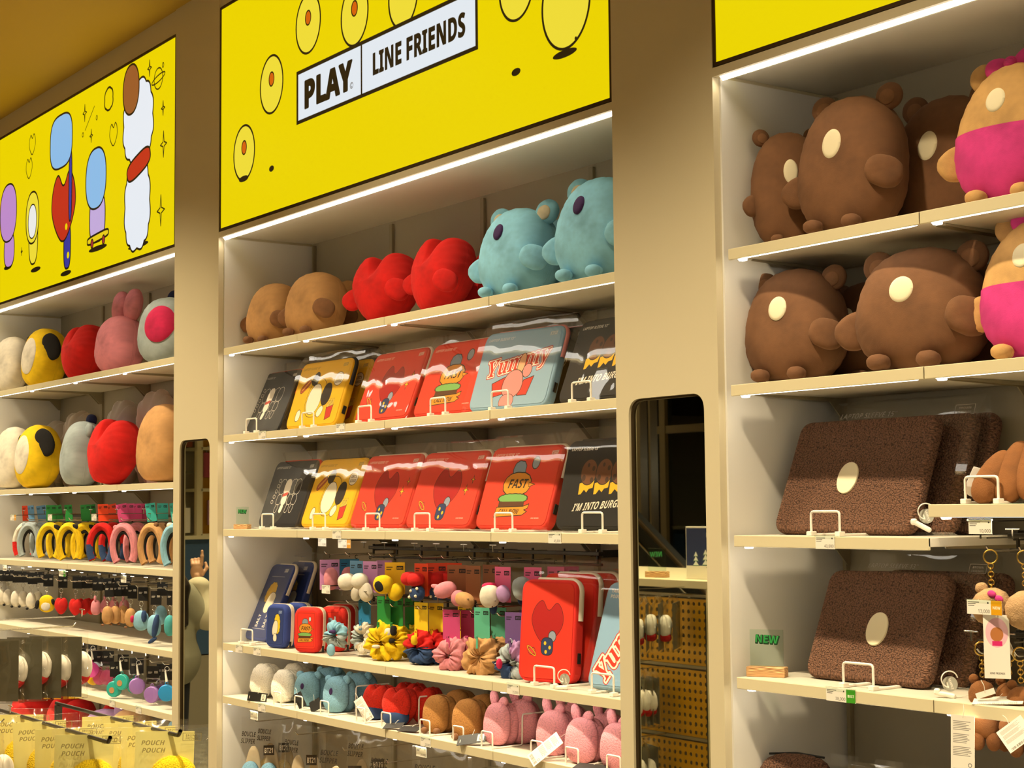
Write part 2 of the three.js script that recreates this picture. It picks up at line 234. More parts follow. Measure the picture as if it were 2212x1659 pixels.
// ---------- the three yellow signs ----------
const INK = '#1d1608', YEL = '#f3da00';
function poster(x0, x1, draw) {
  const y0 = HB + 0.036, y1 = 3.654, W = 2048, H = Math.round(2048 * (y1 - y0) / (x1 - x0 - 0.022)), k = W / (x1 - x0 - 0.022);
  return canvasTex(W, H, (g) => { g.fillStyle = YEL; g.fillRect(0, 0, W, H); g.lineJoin = g.lineCap = 'round'; draw(g, (X, Y) => [(X - x0 - 0.011) * k, (y1 - Y) * k], k); });
}
const oval = (g, p, rx, ry, fill, line, rot = 0) => { g.beginPath(); g.ellipse(p[0], p[1], rx, ry, rot, 0, 6.2832); if (fill) { g.fillStyle = fill; g.fill(); } if (line) { g.strokeStyle = INK; g.lineWidth = line; g.stroke(); } };
const midPoster = poster(MX0, MX1, (g, P, k) => {
  // plain pebbles where the figures stand
  for (const [a, h, sp] of [[P(0.697, 3.421), 0.215, 1], [P(1.026, 3.369), 0.215, 1], [P(1.339, 3.349), 0.21, 0], [P(0.414, 3.263), 0.215, 1], [P(0.188, 3.049), 0.21, 1], [P(2.2, 3.099), 0.26, 0], [P(1.965, 3.209), 0.2, 0]]) {
    oval(g, a, h * 0.42 * k, h * 0.5 * k, '#f6e23a', 0.008 * k); if (sp) oval(g, [a[0], a[1] - 0.02 * k], 0.02 * k, 0.026 * k, '#d9640c', 0.005 * k);
  }
  for (const [a, r] of [[P(0.415, 2.948), 0.019], [P(0.185, 2.95), 0.04], [P(2.193, 2.956), 0.055], [P(1.96, 2.957), 0.022]]) oval(g, a, r * k, 0.011 * k, INK);
  oval(g, P(2.244, 2.987), 0.005 * k, 0.005 * k, INK);
  const [ax, ay] = P(0.610, 3.264), [bx, by] = P(1.766, 3.071), [dx] = P(1.072, 0), b = 0.013 * k;
  g.fillStyle = INK; g.fillRect(ax, ay, bx - ax, by - ay); g.fillStyle = '#e9f1f8'; g.fillRect(ax + b, ay + b, dx - ax - b * 1.2, by - ay - 2 * b); g.fillRect(dx + b * 0.2, ay + b, bx - dx - b * 1.2, by - ay - 2 * b); g.fillStyle = INK; g.fillRect(dx - b * 0.35, ay, b * 0.7, by - ay);
  const text = (s, X0, X1, y, cap) => { g.font = `bold 100px sans-serif`; const w = g.measureText(s).width, fs = cap * k / 0.729; g.save(); g.translate((X0 - MX0 - 0.011) * k, y); g.scale((X1 - X0) * k / w, fs / 100); g.fillStyle = INK; g.fillText(s, 0, 0); g.lineWidth = s === 'PLAY' ? 7 : 4; g.strokeStyle = INK; g.strokeText(s, 0, 0); g.restore(); };
  const mid = (ay + by) / 2; text('PLAY', 0.6621, 1.006, mid + 0.048 * k, 0.096); text('LINE FRIENDS', 1.141, 1.7, mid + 0.036 * k, 0.072);
  g.font = `${0.03 * k}px sans-serif`; g.fillText('©', (0.9931 - MX0 - 0.011) * k, mid + 0.05 * k);
});
const leftPoster = poster(LX0, LX1, (g, P, k) => {
  const lw = 0.009 * k;
  const blob = (a, w, h, fill, n = 2.6, line = lw, rot = 0) => { g.save(); g.translate(a[0], a[1]); g.rotate(rot); g.beginPath(); egg(w * k, h * k, n, 0, 60).forEach(([x, y], i) => i ? g.lineTo(x, -y) : g.moveTo(x, -y)); g.closePath(); g.fillStyle = fill; g.fill(); if (line) { g.lineWidth = line; g.strokeStyle = INK; g.stroke(); } g.restore(); };
  const puff = (a, w, h, fill, lobes) => { g.beginPath(); cloudOutline(w * k, h * k, lobes, 0.07, 160).forEach(([x, y], i) => i ? g.lineTo(a[0] + x, a[1] - y) : g.moveTo(a[0] + x, a[1] - y)); g.closePath(); g.fillStyle = fill; g.fill(); g.lineWidth = lw; g.strokeStyle = INK; g.stroke(); };
  const hrt = (a, w, h, fill, line = lw) => { g.beginPath(); heart(w * k, h * k).forEach(([x, y], i) => i ? g.lineTo(a[0] + x, a[1] - y) : g.moveTo(a[0] + x, a[1] - y)); g.closePath(); if (fill) { g.fillStyle = fill; g.fill(); } g.lineWidth = line; g.strokeStyle = INK; g.stroke(); };
  for (const [a, r] of [[P(-0.834, 2.836), 0.11], [P(-1.302, 2.888), 0.11], [P(-1.707, 2.824), 0.07], [P(-2.129, 2.895), 0.07], [P(-2.553, 2.96), 0.06]]) oval(g, a, r * k, 0.012 * k, INK);
  puff(P(-0.848, 3.019), 0.28, 0.40, '#eef4fb', 12); puff(P(-0.845, 3.383), 0.33, 0.36, '#eef4fb', 12); blob(P(-0.836, 3.189), 0.26, 0.09, '#c8331a', 3, lw, -0.25); blob(P(-0.926, 3.537), 0.18, 0.22, '#9c5c2c', 2.2);
  blob(P(-1.693, 2.955), 0.09, 0.22, '#3a3a9c', 3); hrt(P(-1.749, 3.163), 0.32, 0.36, '#c8301a'); blob(P(-1.659, 3.237), 0.04, 0.34, '#3a3a9c', 3, lw); blob(P(-1.79, 3.473), 0.30, 0.26, '#8fc2ee', 3);
  for (const s of [-0.07, 0.07]) oval(g, [P(-1.694, 2.977)[0] + s * 0.2 * k, P(-1.694, 2.977)[1] + s * k], 0.016 * k, 0.016 * k, '#f3da00');
  blob(P(-1.311, 3.029), 0.19, 0.22, '#c9b0e2', 3); blob(P(-1.333, 3.214), 0.25, 0.28, '#8fc2ee', 2.4); blob(P(-1.303, 2.939), 0.26, 0.035, '#f0d21a', 4, lw, -0.06); for (const s of [-0.07, 0.07]) oval(g, [P(-1.303, 2.922)[0] + s * k, P(-1.302, 2.918)[1]], 0.016 * k, 0.02 * k, '#a33', lw * 0.7);
  blob(P(-2.169, 3.067), 0.13, 0.28, '#f6e23a', 2.6); blob(P(-2.186, 3.163), 0.19, 0.26, '#f6e23a', 2.2); blob(P(-2.186, 3.144), 0.12, 0.17, '#f3f3ee', 2.2, lw * 0.7);
  blob(P(-2.535, 3.047), 0.16, 0.18, '#c48fd0', 2.6); blob(P(-2.558, 3.244), 0.26, 0.30, '#c48fd0', 2.3);
  const spark = (a, r) => { g.beginPath(); for (let i = 0; i < 8; i++) { const q = i % 2 ? r * 0.25 : r, t = i * Math.PI / 4; g[i ? 'lineTo' : 'moveTo'](a[0] + Math.sin(t) * q * k * 0.6, a[1] - Math.cos(t) * q * k); } g.closePath(); g.lineWidth = lw * 0.6; g.strokeStyle = INK; g.stroke(); };
  for (const [a, r] of [[P(-0.57, 3.227), 0.055], [P(-0.594, 2.951), 0.065], [P(-1.481, 3.547), 0.04], [P(-0.723, 3.585), 0.035], [P(-0.577, 3.382), 0.03], [P(-1.396, 3.423), 0.03], [P(-2.34, 3.013), 0.02]]) spark(a, r);
  for (const a of [P(-1.125, 3.381), P(-2.2, 3.54), P(-2.244, 3.426)]) hrt(a, 0.09, 0.11, null, lw * 0.6);
  const pl = P(-0.628, 3.519); oval(g, pl, 0.045 * k, 0.045 * k, null, lw * 0.6); oval(g, pl, 0.07 * k, 0.014 * k, null, lw * 0.6, -0.15); puff(P(-1.184, 3.551), 0.10, 0.10, YEL, 6);
  g.lineWidth = lw * 0.5; g.beginPath(); g.moveTo(...P(-1.473, 3.464)); g.lineTo(...P(-1.359, 3.554)); g.stroke(); for (const a of [P(-1.329, 3.494), P(-1.502, 3.448), P(-0.58, 3.566)]) oval(g, a, 0.008 * k, 0.01 * k, null, lw * 0.5);
});
header(MX0, MX1, 'middle', 'lit yellow sign over the middle bay reading PLAY LINE FRIENDS in a white box', midPoster, 'bright light strip under the yellow sign of the middle bay');
header(LX0, LX1, 'left', 'lit yellow sign over the left bay printed with coloured rounded shapes and small doodles', leftPoster, 'bright light strip under the yellow sign of the left bay');
header(RX0, RX1, 'right', 'plain lit yellow sign over the right bay with brown plush bears below', null, 'bright light strip under the yellow sign of the right bay');

// ---------- cushions ----------
const tiltBack = -0.13;
function plush(s) { // s: name,label,cat,group,p[x,y,z],ry,w,h,d,mat,out,...
  const t = thing(s.name, s.label, s.cat ?? 'plush toy', s.group, s.p, s.ry ?? 0.12, s.rx ?? tiltBack, s.rz ?? 0), { w, h, d } = s, out = s.out ?? egg(w, h, s.n ?? 2.35, s.k ?? 0.07), cy = h / 2;
  const fz = (x, y) => frontZ(out, d, x, y);
  part(t, 'body', pillow(out, d, { seed: s.seed ?? 1, lump: s.lump ?? 0.022, flat: 0.08, m: 14, cleft: s.cleft }), s.mat, [0, cy, 0]);
  if (s.skirt) { // lower half in another cloth
    const lo = out.filter(([, y]) => y < h * s.skirt - cy), y1 = h * s.skirt - cy; const e = [...lo]; const g = pillow(out, d, { seed: s.seed ?? 1, lump: s.lump ?? 0.022, flat: 0.08, m: 14 }), P = g.attributes.position, I = g.index.array, K = [];
    for (let i = 0; i < I.length; i += 3) if ((P.getY(I[i]) + P.getY(I[i + 1]) + P.getY(I[i + 2])) / 3 < y1) K.push(I[i], I[i + 1], I[i + 2]);
    g.setIndex(K); for (let i = 0; i < P.count; i++) { const y = P.getY(i); P.setXYZ(i, P.getX(i) * 1.012, Math.min(y, y1) * 1.004, P.getZ(i) * 1.02); } g.computeVertexNormals(); part(t, 'skirt', g, s.skirtMat, [0, cy, 0]);
  }
  if (s.arms !== 0) { const a = s.armS ?? 1, am = s.armMat ?? s.mat, lw = w * 0.33 * a, lh = w * 0.28 * a;
    part(t, 'arm', limb(lw, lh, w * 0.12, 3), am, [-w * 0.49, h * 0.36, d * 0.3], [0, 0.6, 0.6]); part(t, 'arm', limb(lw, lh, w * 0.13, 4), am, [w * 0.47, h * 0.37, d * 0.62], [0, 0.75, -0.3]); }
  if (s.feet !== 0) for (const q of [-1, 1]) part(t, 'foot', limb(w * 0.17, w * 0.12, w * 0.16, 5 + q), s.footMat ?? s.armMat ?? s.mat, [q * w * 0.2, h * 0.045, fz(q * w * 0.2, -h * 0.36) + w * 0.01]);
  for (const e of s.ears ?? []) { const m = part(t, 'ear', pillow(ellipse(e.w, e.h, 28), e.d, { m: 6, pucker: 0.04, pk: 8, seed: e.x * 9 }), e.mat ?? s.mat, [e.x, e.y, e.z ?? 0], [e.rx ?? 0, e.ry ?? 0, e.rz ?? 0]);
    if (e.inner) part(m, 'inner_ear', pillow(ellipse(e.w * 0.6, e.h * 0.6, 20), e.d * 0.35, { m: 4 }), e.inner, [0, -e.h * 0.08, e.d * 0.82]); }
  for (const q of s.patch ?? []) part(t, q.name ?? 'patch', patchGeo(out, d, q.x, q.y - cy, q.rx, q.ry, q.lift ?? 0.003), q.mat, [0, cy, 0], null, q.label);
  return t;
}
const bearEars = (w, h, ky = 0.965) => [-1, 1].map((q) => ({ x: q * w * (ky < 0.95 ? 0.38 : 0.34), y: h * ky, z: 0, w: w * 0.24, h: w * 0.25, d: w * 0.05, rz: -q * 0.35, ry: 0.25, inner: M.tanDark }));
const UP = 'cushions on the top shelf of the middle bay', Y1 = 2.321;
// right bay, brown bears
const bear = (label, px, Y, z, w, h, o = {}) => plush({ name: 'plush_bear', label, cat: 'plush toy', group: 'round brown plush bears', p: [px, Y, z], w, h, d: w * (z < -0.25 ? 0.26 : 0.33), mat: M.brown, armMat: M.brown, ears: bearEars(w, h, Y < 2 ? 0.90 : 0.965), patch: o.nopatch ? [] : [{ name: 'muzzle_patch', x: 0, y: h * 0.60, rx: w * 0.095, ry: h * 0.105, mat: M.cream }], ...o });
bear('big round brown plush bear, frontmost on the upper bear shelf', 3.108, Y1, -0.135, 0.27, 0.34, { seed: 2 });
bear('brown plush bear on the upper bear shelf squeezed against the white side panel', 2.902, Y1, -0.15, 0.185, 0.30, { seed: 3, ry: 0.9, d: 0.062 });
bear('brown plush bear behind, between the front bear and the pink skirted one', 3.227, Y1, -0.32, 0.285, 0.34, { seed: 4, ry: 0.05 });
bear('round brown plush bear at the left end of the lower bear shelf', 2.912, 1.989, -0.14, 0.262, 0.285, { seed: 5, k: 0.10, ry: 0.18 });
bear('widest brown plush bear in the middle of the lower bear shelf', 3.304, 1.989, -0.14, 0.305, 0.282, { seed: 6, k: 0.09, ry: 0.2 });
bear('brown plush bear in shade between the two front bears of the lower shelf', 2.962, 1.989, -0.325, 0.26, 0.26, { seed: 7, ry: -0.1 });
bear('dark brown plush bear in shade behind the pink skirted toy on the lower shelf', 3.37, 1.989, -0.325, 0.26, 0.26, { seed: 8, ry: 0 });
function honeyBear(label, px, Y, w, h, seed) {
  const t = plush({ name: 'plush_bear_with_skirt', label, group: 'honey plush bears with a pink lower half', p: [px, Y, -0.165], w, h, d: w * 0.34, ry: 0.1, mat: M.honey, seed, n: 2.2, k: 0.14, skirt: 0.5, skirtMat: M.magenta, ears: bearEars(w, h).map((e) => ({ ...e, inner: null })), patch: [{ name: 'muzzle_patch', x: -w * 0.02, y: h * 0.68, rx: w * 0.085, ry: h * 0.085, mat: M.cream }] });
  for (const q of [-1, 1]) part(t, 'bow_loop', pillow(egg(w * 0.26, w * 0.2, 2, 0, 30), w * 0.07, { m: 6, seed: 3 }), M.magenta, [-w * 0.02 + q * w * 0.13, h * 0.99 + q * 0.006, 0.02], [0, 0.1, q * 0.35]);
  part(t, 'bow_knot', sph(w * 0.06), M.magenta, [-w * 0.02, h * 0.985, 0.035]);
}
honeyBear('honey plush bear with pink lower half and bow on the upper bear shelf', 3.555, Y1, 0.27, 0.32, 11);
honeyBear('honey plush bear with pink lower half on the lower bear shelf', 3.609, 1.989, 0.27, 0.31, 12);
// middle bay, top shelf
const tanC = (label, px, z, w, h, o) => plush({ name: 'tan_cushion', label, cat: 'cushion', group: UP, p: [px, Y1, z], w, h, d: w * (z < -0.25 ? 0.26 : 0.36), mat: M.tan, armMat: M.tanDark, n: 2.5, k: 0.05, ry: 0.18, rx: -0.2, ...o });
tanC('plain tan rounded cushion at the left end of the middle bay', 0.1254, -0.14, 0.235, 0.25, { seed: 21, rz: -0.05 });
tanC('plain tan rounded cushion second from the left, in front and nearest the red hearts', 0.4673, -0.14, 0.25, 0.25, { seed: 22 });
tanC('tan cushion in shade behind, between the front tan cushions and the red hearts', 0.3377, -0.325, 0.235, 0.25, { seed: 23, ry: 0 });
const heartC = (label, px, Y, z, w, h, o = {}) => plush({ name: 'heart_cushion', label, cat: 'cushion', group: o.group ?? UP, p: [px, Y, z], w, h, d: w * (z < -0.25 ? 0.26 : 0.34), mat: M.red, out: heart(w, h, 120, 0.31), cleft: 0.5, ry: 0.18, rx: -0.2, feet: 0, ...o });
heartC('red heart cushion with stubby arms beside the tan cushions on the top shelf', 0.9639, Y1, -0.14, 0.265, 0.275, { seed: 24 });
heartC('red heart cushion beside the blue cushions on the top shelf, turned to its side', 1.296, Y1, -0.14, 0.255, 0.285, { seed: 25, rz: -0.12, ry: -0.02 });
heartC('red heart cushion in shade behind, between the front hearts and the blue cushion', 1.236, Y1, -0.325, 0.25, 0.26, { seed: 26 });
const blueC = (label, px, z, w, h, o = {}) => plush({ name: 'blue_cushion', label, cat: 'cushion', group: UP, p: [px, Y1, z], w, h, d: w * (z < -0.25 ? 0.24 : 0.36), mat: M.blue, n: 2.25, k: 0.10, ry: 0.14, rx: -0.16, ears: [-1, 1].map((q) => ({ x: q * w * 0.37, y: h * 0.93, w: w * 0.28, h: w * 0.30, d: w * 0.07, rz: -q * 0.5, ry: 0.3, inner: M.blueInner })), patch: [{ name: 'oval_patch', x: -w * 0.02, y: h * 0.67, rx: w * 0.07, ry: h * 0.09, mat: M.purple, lift: 0.006, label: 'dark purple oval patch' }], ...o });
blueC('light blue round cushion with two ears, whole in view on the top shelf', 1.755, -0.14, 0.27, 0.285, { seed: 27 });
blueC('light blue round cushion with ears cut off by the column', 2.156, -0.14, 0.29, 0.31, { seed: 28 });
blueC('light blue cushion in shade behind, between the two front blue cushions', 1.726, -0.325, 0.25, 0.28, { seed: 29 });
// left bay, two rows of big cushions and the bottom row
const GL = 'big cushions in the left bay';
function white(label, px, Y, z, w, h, seed) { plush({ name: 'white_cushion', label, cat: 'cushion', group: GL, p: [px, Y, z], w, h, d: 0.075, mat: M.whitePl, n: 2.4, k: 0.03, seed, arms: 0, feet: 0, ry: 0.25 }); }
function yellowC(label, px, Y, z, w, h, seed, rz = 0) { plush({ name: 'yellow_cushion', label, cat: 'cushion', group: GL, p: [px, Y, z], w, h, d: w * 0.38, mat: M.yellow, n: 2.3, k: 0.04, seed, arms: 0, feet: 0, ry: 0.15, rz, ears: [-1, 1].map((q) => ({ x: q * w * 0.46, y: h * 0.66, z: w * 0.13, w: w * 0.38, h: h * 0.46, d: w * 0.06, rz: q * 0.4, ry: q * 0.7, mat: M.blackPl })), patch: [{ name: 'face_patch', x: 0, y: h * 0.50, rx: w * 0.27, ry: h * 0.30, mat: M.whitePl, lift: 0.006, label: 'cream oval patch' }] }); }
function greyC(label, px, Y, z, w, h, seed, o = {}) { plush({ name: 'grey_cushion', label, cat: 'cushion', group: GL, p: [px, Y, z], w, h, d: w * 0.4, mat: M.grey, n: 2.5, k: 0.05, seed, arms: 0, feet: 0, ry: 0.1, ears: [{ x: -w * 0.4, y: h * 0.84, w: w * 0.36, h: w * 0.26, d: w * 0.07, rz: 0.3 }, { x: w * 0.4, y: h * 0.86, w: w * 0.36, h: w * 0.26, d: w * 0.07, rz: -0.3 }, { x: 0, y: h * 1.03, z: -0.02, w: w * 0.28, h: w * 0.24, d: w * 0.1, mat: M.navy }], patch: o.snout ? [{ name: 'snout_patch', x: w * 0.16, y: h * 0.54, rx: w * 0.27, ry: h * 0.27, mat: M.snout, lift: 0.016, label: 'bright pink round patch' }] : [], ...o }); }
const YA = 2.327, YB = 1.815, YC = 0.56;
white('white rounded cushion at the picture edge, front of the upper row', -2.775, YA, -0.085, 0.235, 0.30, 31);
white('white rounded cushion behind the front white one on the upper row', -2.775, YA, -0.24, 0.235, 0.335, 32);
yellowC('yellow cushion with black floppy ears and cream patch on the upper row', -2.455, YA, -0.15, 0.26, 0.315, 33);
heartC('red heart cushion of the left bay beside the pink long-eared cushion', -1.901, YA, -0.145, 0.29, 0.305, { seed: 34, group: GL, arms: 0, ry: 0 });
plush({ name: 'pink_cushion', label: 'pink cushion with two long ears touching the soffit in the left bay', cat: 'cushion', group: GL, p: [-1.432, YA, -0.15], w: 0.25, h: 0.275, d: 0.10, mat: M.pink, n: 2.6, k: 0.04, seed: 35, arms: 0, feet: 0, ry: 0.1, ears: [-1, 1].map((q) => ({ x: q * 0.058, y: 0.325, z: -0.01, w: 0.115, h: 0.16, d: 0.035, rz: -q * 0.12 })) });
greyC('grey cushion with bright pink round patch and navy tuft, cut off by the column', -0.8782, YA, -0.15, 0.27, 0.30, 36, { snout: 1, ry: 0.35 });
white('white rounded cushion at the picture edge, front of the lower row', -2.775, YB, -0.095, 0.24, 0.335, 41);
yellowC('yellow cushion with black floppy ears leaning on the lower row of the left bay', -2.479, YB, -0.14, 0.265, 0.335, 42, 0.12);
greyC('plain grey cushion with navy tuft squeezed between the yellow and red ones', -1.888, YB, -0.14, 0.25, 0.32, 43, { ry: -0.2 });
heartC('red heart cushion leaning beside the big tan cushion of the left bay', -1.508, YB, -0.13, 0.30, 0.345, { seed: 44, group: GL, arms: 0, rz: -0.1, ry: 0.05 });
plush({ name: 'tan_cushion', label: 'big plain tan cushion of the left bay cut off by the column', cat: 'cushion', group: GL, p: [-0.9288, YB, -0.15], w: 0.25, h: 0.35, d: 0.10, mat: M.tan, n: 2.5, k: 0.04, seed: 45, arms: 0, feet: 0, ry: 0.2 });
for (const [i, [px, w, h]] of [[-2.72, 0.26, 0.36], [-2.41, 0.27, 0.40], [-1.814, 0.26, 0.42], [-1.404, 0.29, 0.44]].entries()) {
  const t = thing('bagged_cushion', `cushion in a crumpled milky bag behind the lower row, ${ORD[i]} from the left`, 'cushion', 'bagged cushions behind the lower row', [px, YB, -0.325], 0.1, -0.05);
  part(t, 'body', pillow(egg(w * 0.85, h * 0.85, 2.4, 0.04), 0.05, { seed: 50 + i }), [M.whitePl, M.honey, M.lilac, M.pink][i], [0, h * 0.43, 0]);
  part(t, 'bag', pillow(egg(w, h, 2.6, 0.02), 0.068, { seed: 60 + i, lump: 0.14, pucker: 0.16, pk: 13 }), M.filmMilk, [0, h / 2, 0]);
}
for (const [i, s] of [['heart', 75, 0.27, -.12, 'red heart cushion leaning on the bottom shelf, leftmost of three'], ['heart', 158, 0.28, -.12, 'red heart cushion on the bottom shelf, middle one of three'], ['heart', 215, 0.27, -.22, 'red heart cushion on the bottom shelf, behind the pink one']].entries()) heartC(s[4], [-2.418, -1.972, -1.597][i], YC + [0.022, 0.008, 0.016][i], s[3], s[2], s[2] * 0.97, { seed: 70 + i, group: 'cushions on the bottom shelf of the left bay', arms: 0, rz: [0.25, -0.1, -0.2][i], ry: 0.2 });
const GB = 'cushions on the bottom shelf of the left bay';
plush({ name: 'pink_cushion', label: 'pink rounded cushion lying on the bottom shelf of the left bay', cat: 'cushion', group: GB, p: [-1.431, YC, -0.10], w: 0.25, h: 0.245, d: 0.09, mat: M.lilac, seed: 74, arms: 0, feet: 0, ry: 0.25, ears: [{ x: 0.10, y: 0.25, w: 0.07, h: 0.1, d: 0.03, rz: -0.6 }] });
plush({ name: 'tan_cushion', label: 'tan rounded cushion on the bottom shelf of the left bay, the larger of two', cat: 'cushion', group: GB, p: [-1.156, YC, -0.12], w: 0.26, h: 0.27, d: 0.09, mat: M.tan, seed: 75, arms: 0, feet: 0, ry: 0.3, rz: 0.1 });
plush({ name: 'tan_cushion', label: 'small peach tan cushion on the bottom shelf beside the pale blue one', cat: 'cushion', group: GB, p: [-0.8838, YC, -0.09], w: 0.17, h: 0.22, d: 0.08, mat: M.honey, seed: 76, arms: 0, feet: 0, ry: 0.4 });
plush({ name: 'blue_cushion', label: 'pale blue cushion on the bottom shelf cut off by the column', cat: 'cushion', group: GB, p: [-0.6622, YC, -0.12], w: 0.2, h: 0.24, d: 0.09, mat: M.skyPl, seed: 77, arms: 0, feet: 0, ears: [{ x: -0.07, y: 0.225, w: 0.08, h: 0.08, d: 0.02, inner: M.blueInner }] });

// ---------- laptop sleeves, pouches ----------
const FONT = (px, o = 'bold') => `${o} ${px}px sans-serif`;
function logoBT(g, x, y, w, h, bg = '#e9dfcf', fg = '#b8342a') { g.save(); g.translate(x, y); g.transform(1, -0.04, -0.12, 1, 0, 0); g.fillStyle = bg; g.fillRect(0, 0, w, h); g.lineWidth = h * 0.07; g.strokeStyle = fg; g.strokeRect(h * 0.08, h * 0.08, w - h * 0.16, h - h * 0.16); g.fillStyle = fg; g.font = FONT(h * 0.7); g.textAlign = 'center'; g.fillText('BT21', w / 2, h * 0.77, w * 0.8); g.restore(); }
function sleeveHead(g, W, s = 'LAPTOP SLEEVE 13"', col = 'rgba(240,225,205,0.8)', fg = '#a03028') { g.fillStyle = col; g.font = FONT(25, 'italic bold'); g.textAlign = 'left'; g.fillText(s, 22, 44); logoBT(g, W - 88, 20, 60, 27, col, fg); }
const path = (g, pts, fill, line = 0, col = INK) => { g.beginPath(); pts.forEach(([x, y], i) => i ? g.lineTo(x, y) : g.moveTo(x, y)); g.closePath(); if (fill) { g.fillStyle = fill; g.fill(); } if (line) { g.lineWidth = line; g.strokeStyle = col; g.stroke(); } };
const shapeAt = (g, out, x, y, fill, line = 4, rot = 0, col = INK) => { const c = Math.cos(rot), s = Math.sin(rot); path(g, out.map(([a, b]) => [x + a * c + b * s, y - b * c + a * s]), fill, line, col); };
const star = (g, x, y, r, fill = '#f2b91c') => path(g, Array.from({ length: 8 }, (_, i) => { const q = i % 2 ? r * 0.3 : r, t = i * Math.PI / 4; return [x + Math.sin(t) * q * 0.75, y - Math.cos(t) * q]; }), fill, 3);
const SW = 640, SHH = 480;
const burger = (g, x, y, s) => { g.save(); g.translate(x, y); g.scale(s, s); g.lineJoin = 'round';
  shapeAt(g, cloudOutline(92, 84, 9), -6, -104, '#7d93a0', 4);
  shapeAt(g, cloudOutline(200, 116, 13, 0.03), 0, -30, '#d98f1f', 5); path(g, [[86, -36], [132, -26], [90, -14]], '#d98f1f', 3); g.fillStyle = INK; g.font = FONT(62, 'italic bold'); g.textAlign = 'center'; g.fillText('FAST', 0, -10, 150);
  shapeAt(g, cloudOutline(214, 46, 19, 0.08), -6, 42, '#79b05c', 4); g.fillStyle = '#5a3414'; g.fillRect(-104, 58, 190, 30); path(g, [[-112, 86], [84, 82], [124, 70], [120, 92], [96, 100], [120, 108], [90, 126], [-118, 136]], '#d98f1f', 4); g.fillStyle = INK; g.font = FONT(36, 'italic bold'); g.fillText('CALL NOW', -18, 121, 150); g.restore(); };
const bigHeart = (g, x, y, w, h) => { shapeAt(g, heart(w, h, 90, 0.26), x, y, '#ab0805', 4, 0.12, '#5a0d08'); shapeAt(g, ellipse(60, 70), x + 44, y + h * 0.36 - 6, '#8d99a8', 4); shapeAt(g, egg(94, 110, 3, 0, 30), x + 6, y + h * 0.5 + 18, '#26375f', 4); for (const [a, b] of [[-16, -20], [22, 6], [-8, 34]]) oval(g, [x + 6 + a, y + h * 0.5 + 18 + b], 10, 12, '#f2b91c'); };
const ringHeart = (g, x, y) => { shapeAt(g, heart(58, 54, 40, 0.26), x, y, '#e2402f', 3); oval(g, [x, y], 44, 13, null, 9, 0.7); g.lineWidth = 5; g.strokeStyle = '#f2b91c'; g.beginPath(); g.ellipse(x, y, 44, 13, 0.7, 0, 6.3); g.stroke(); };
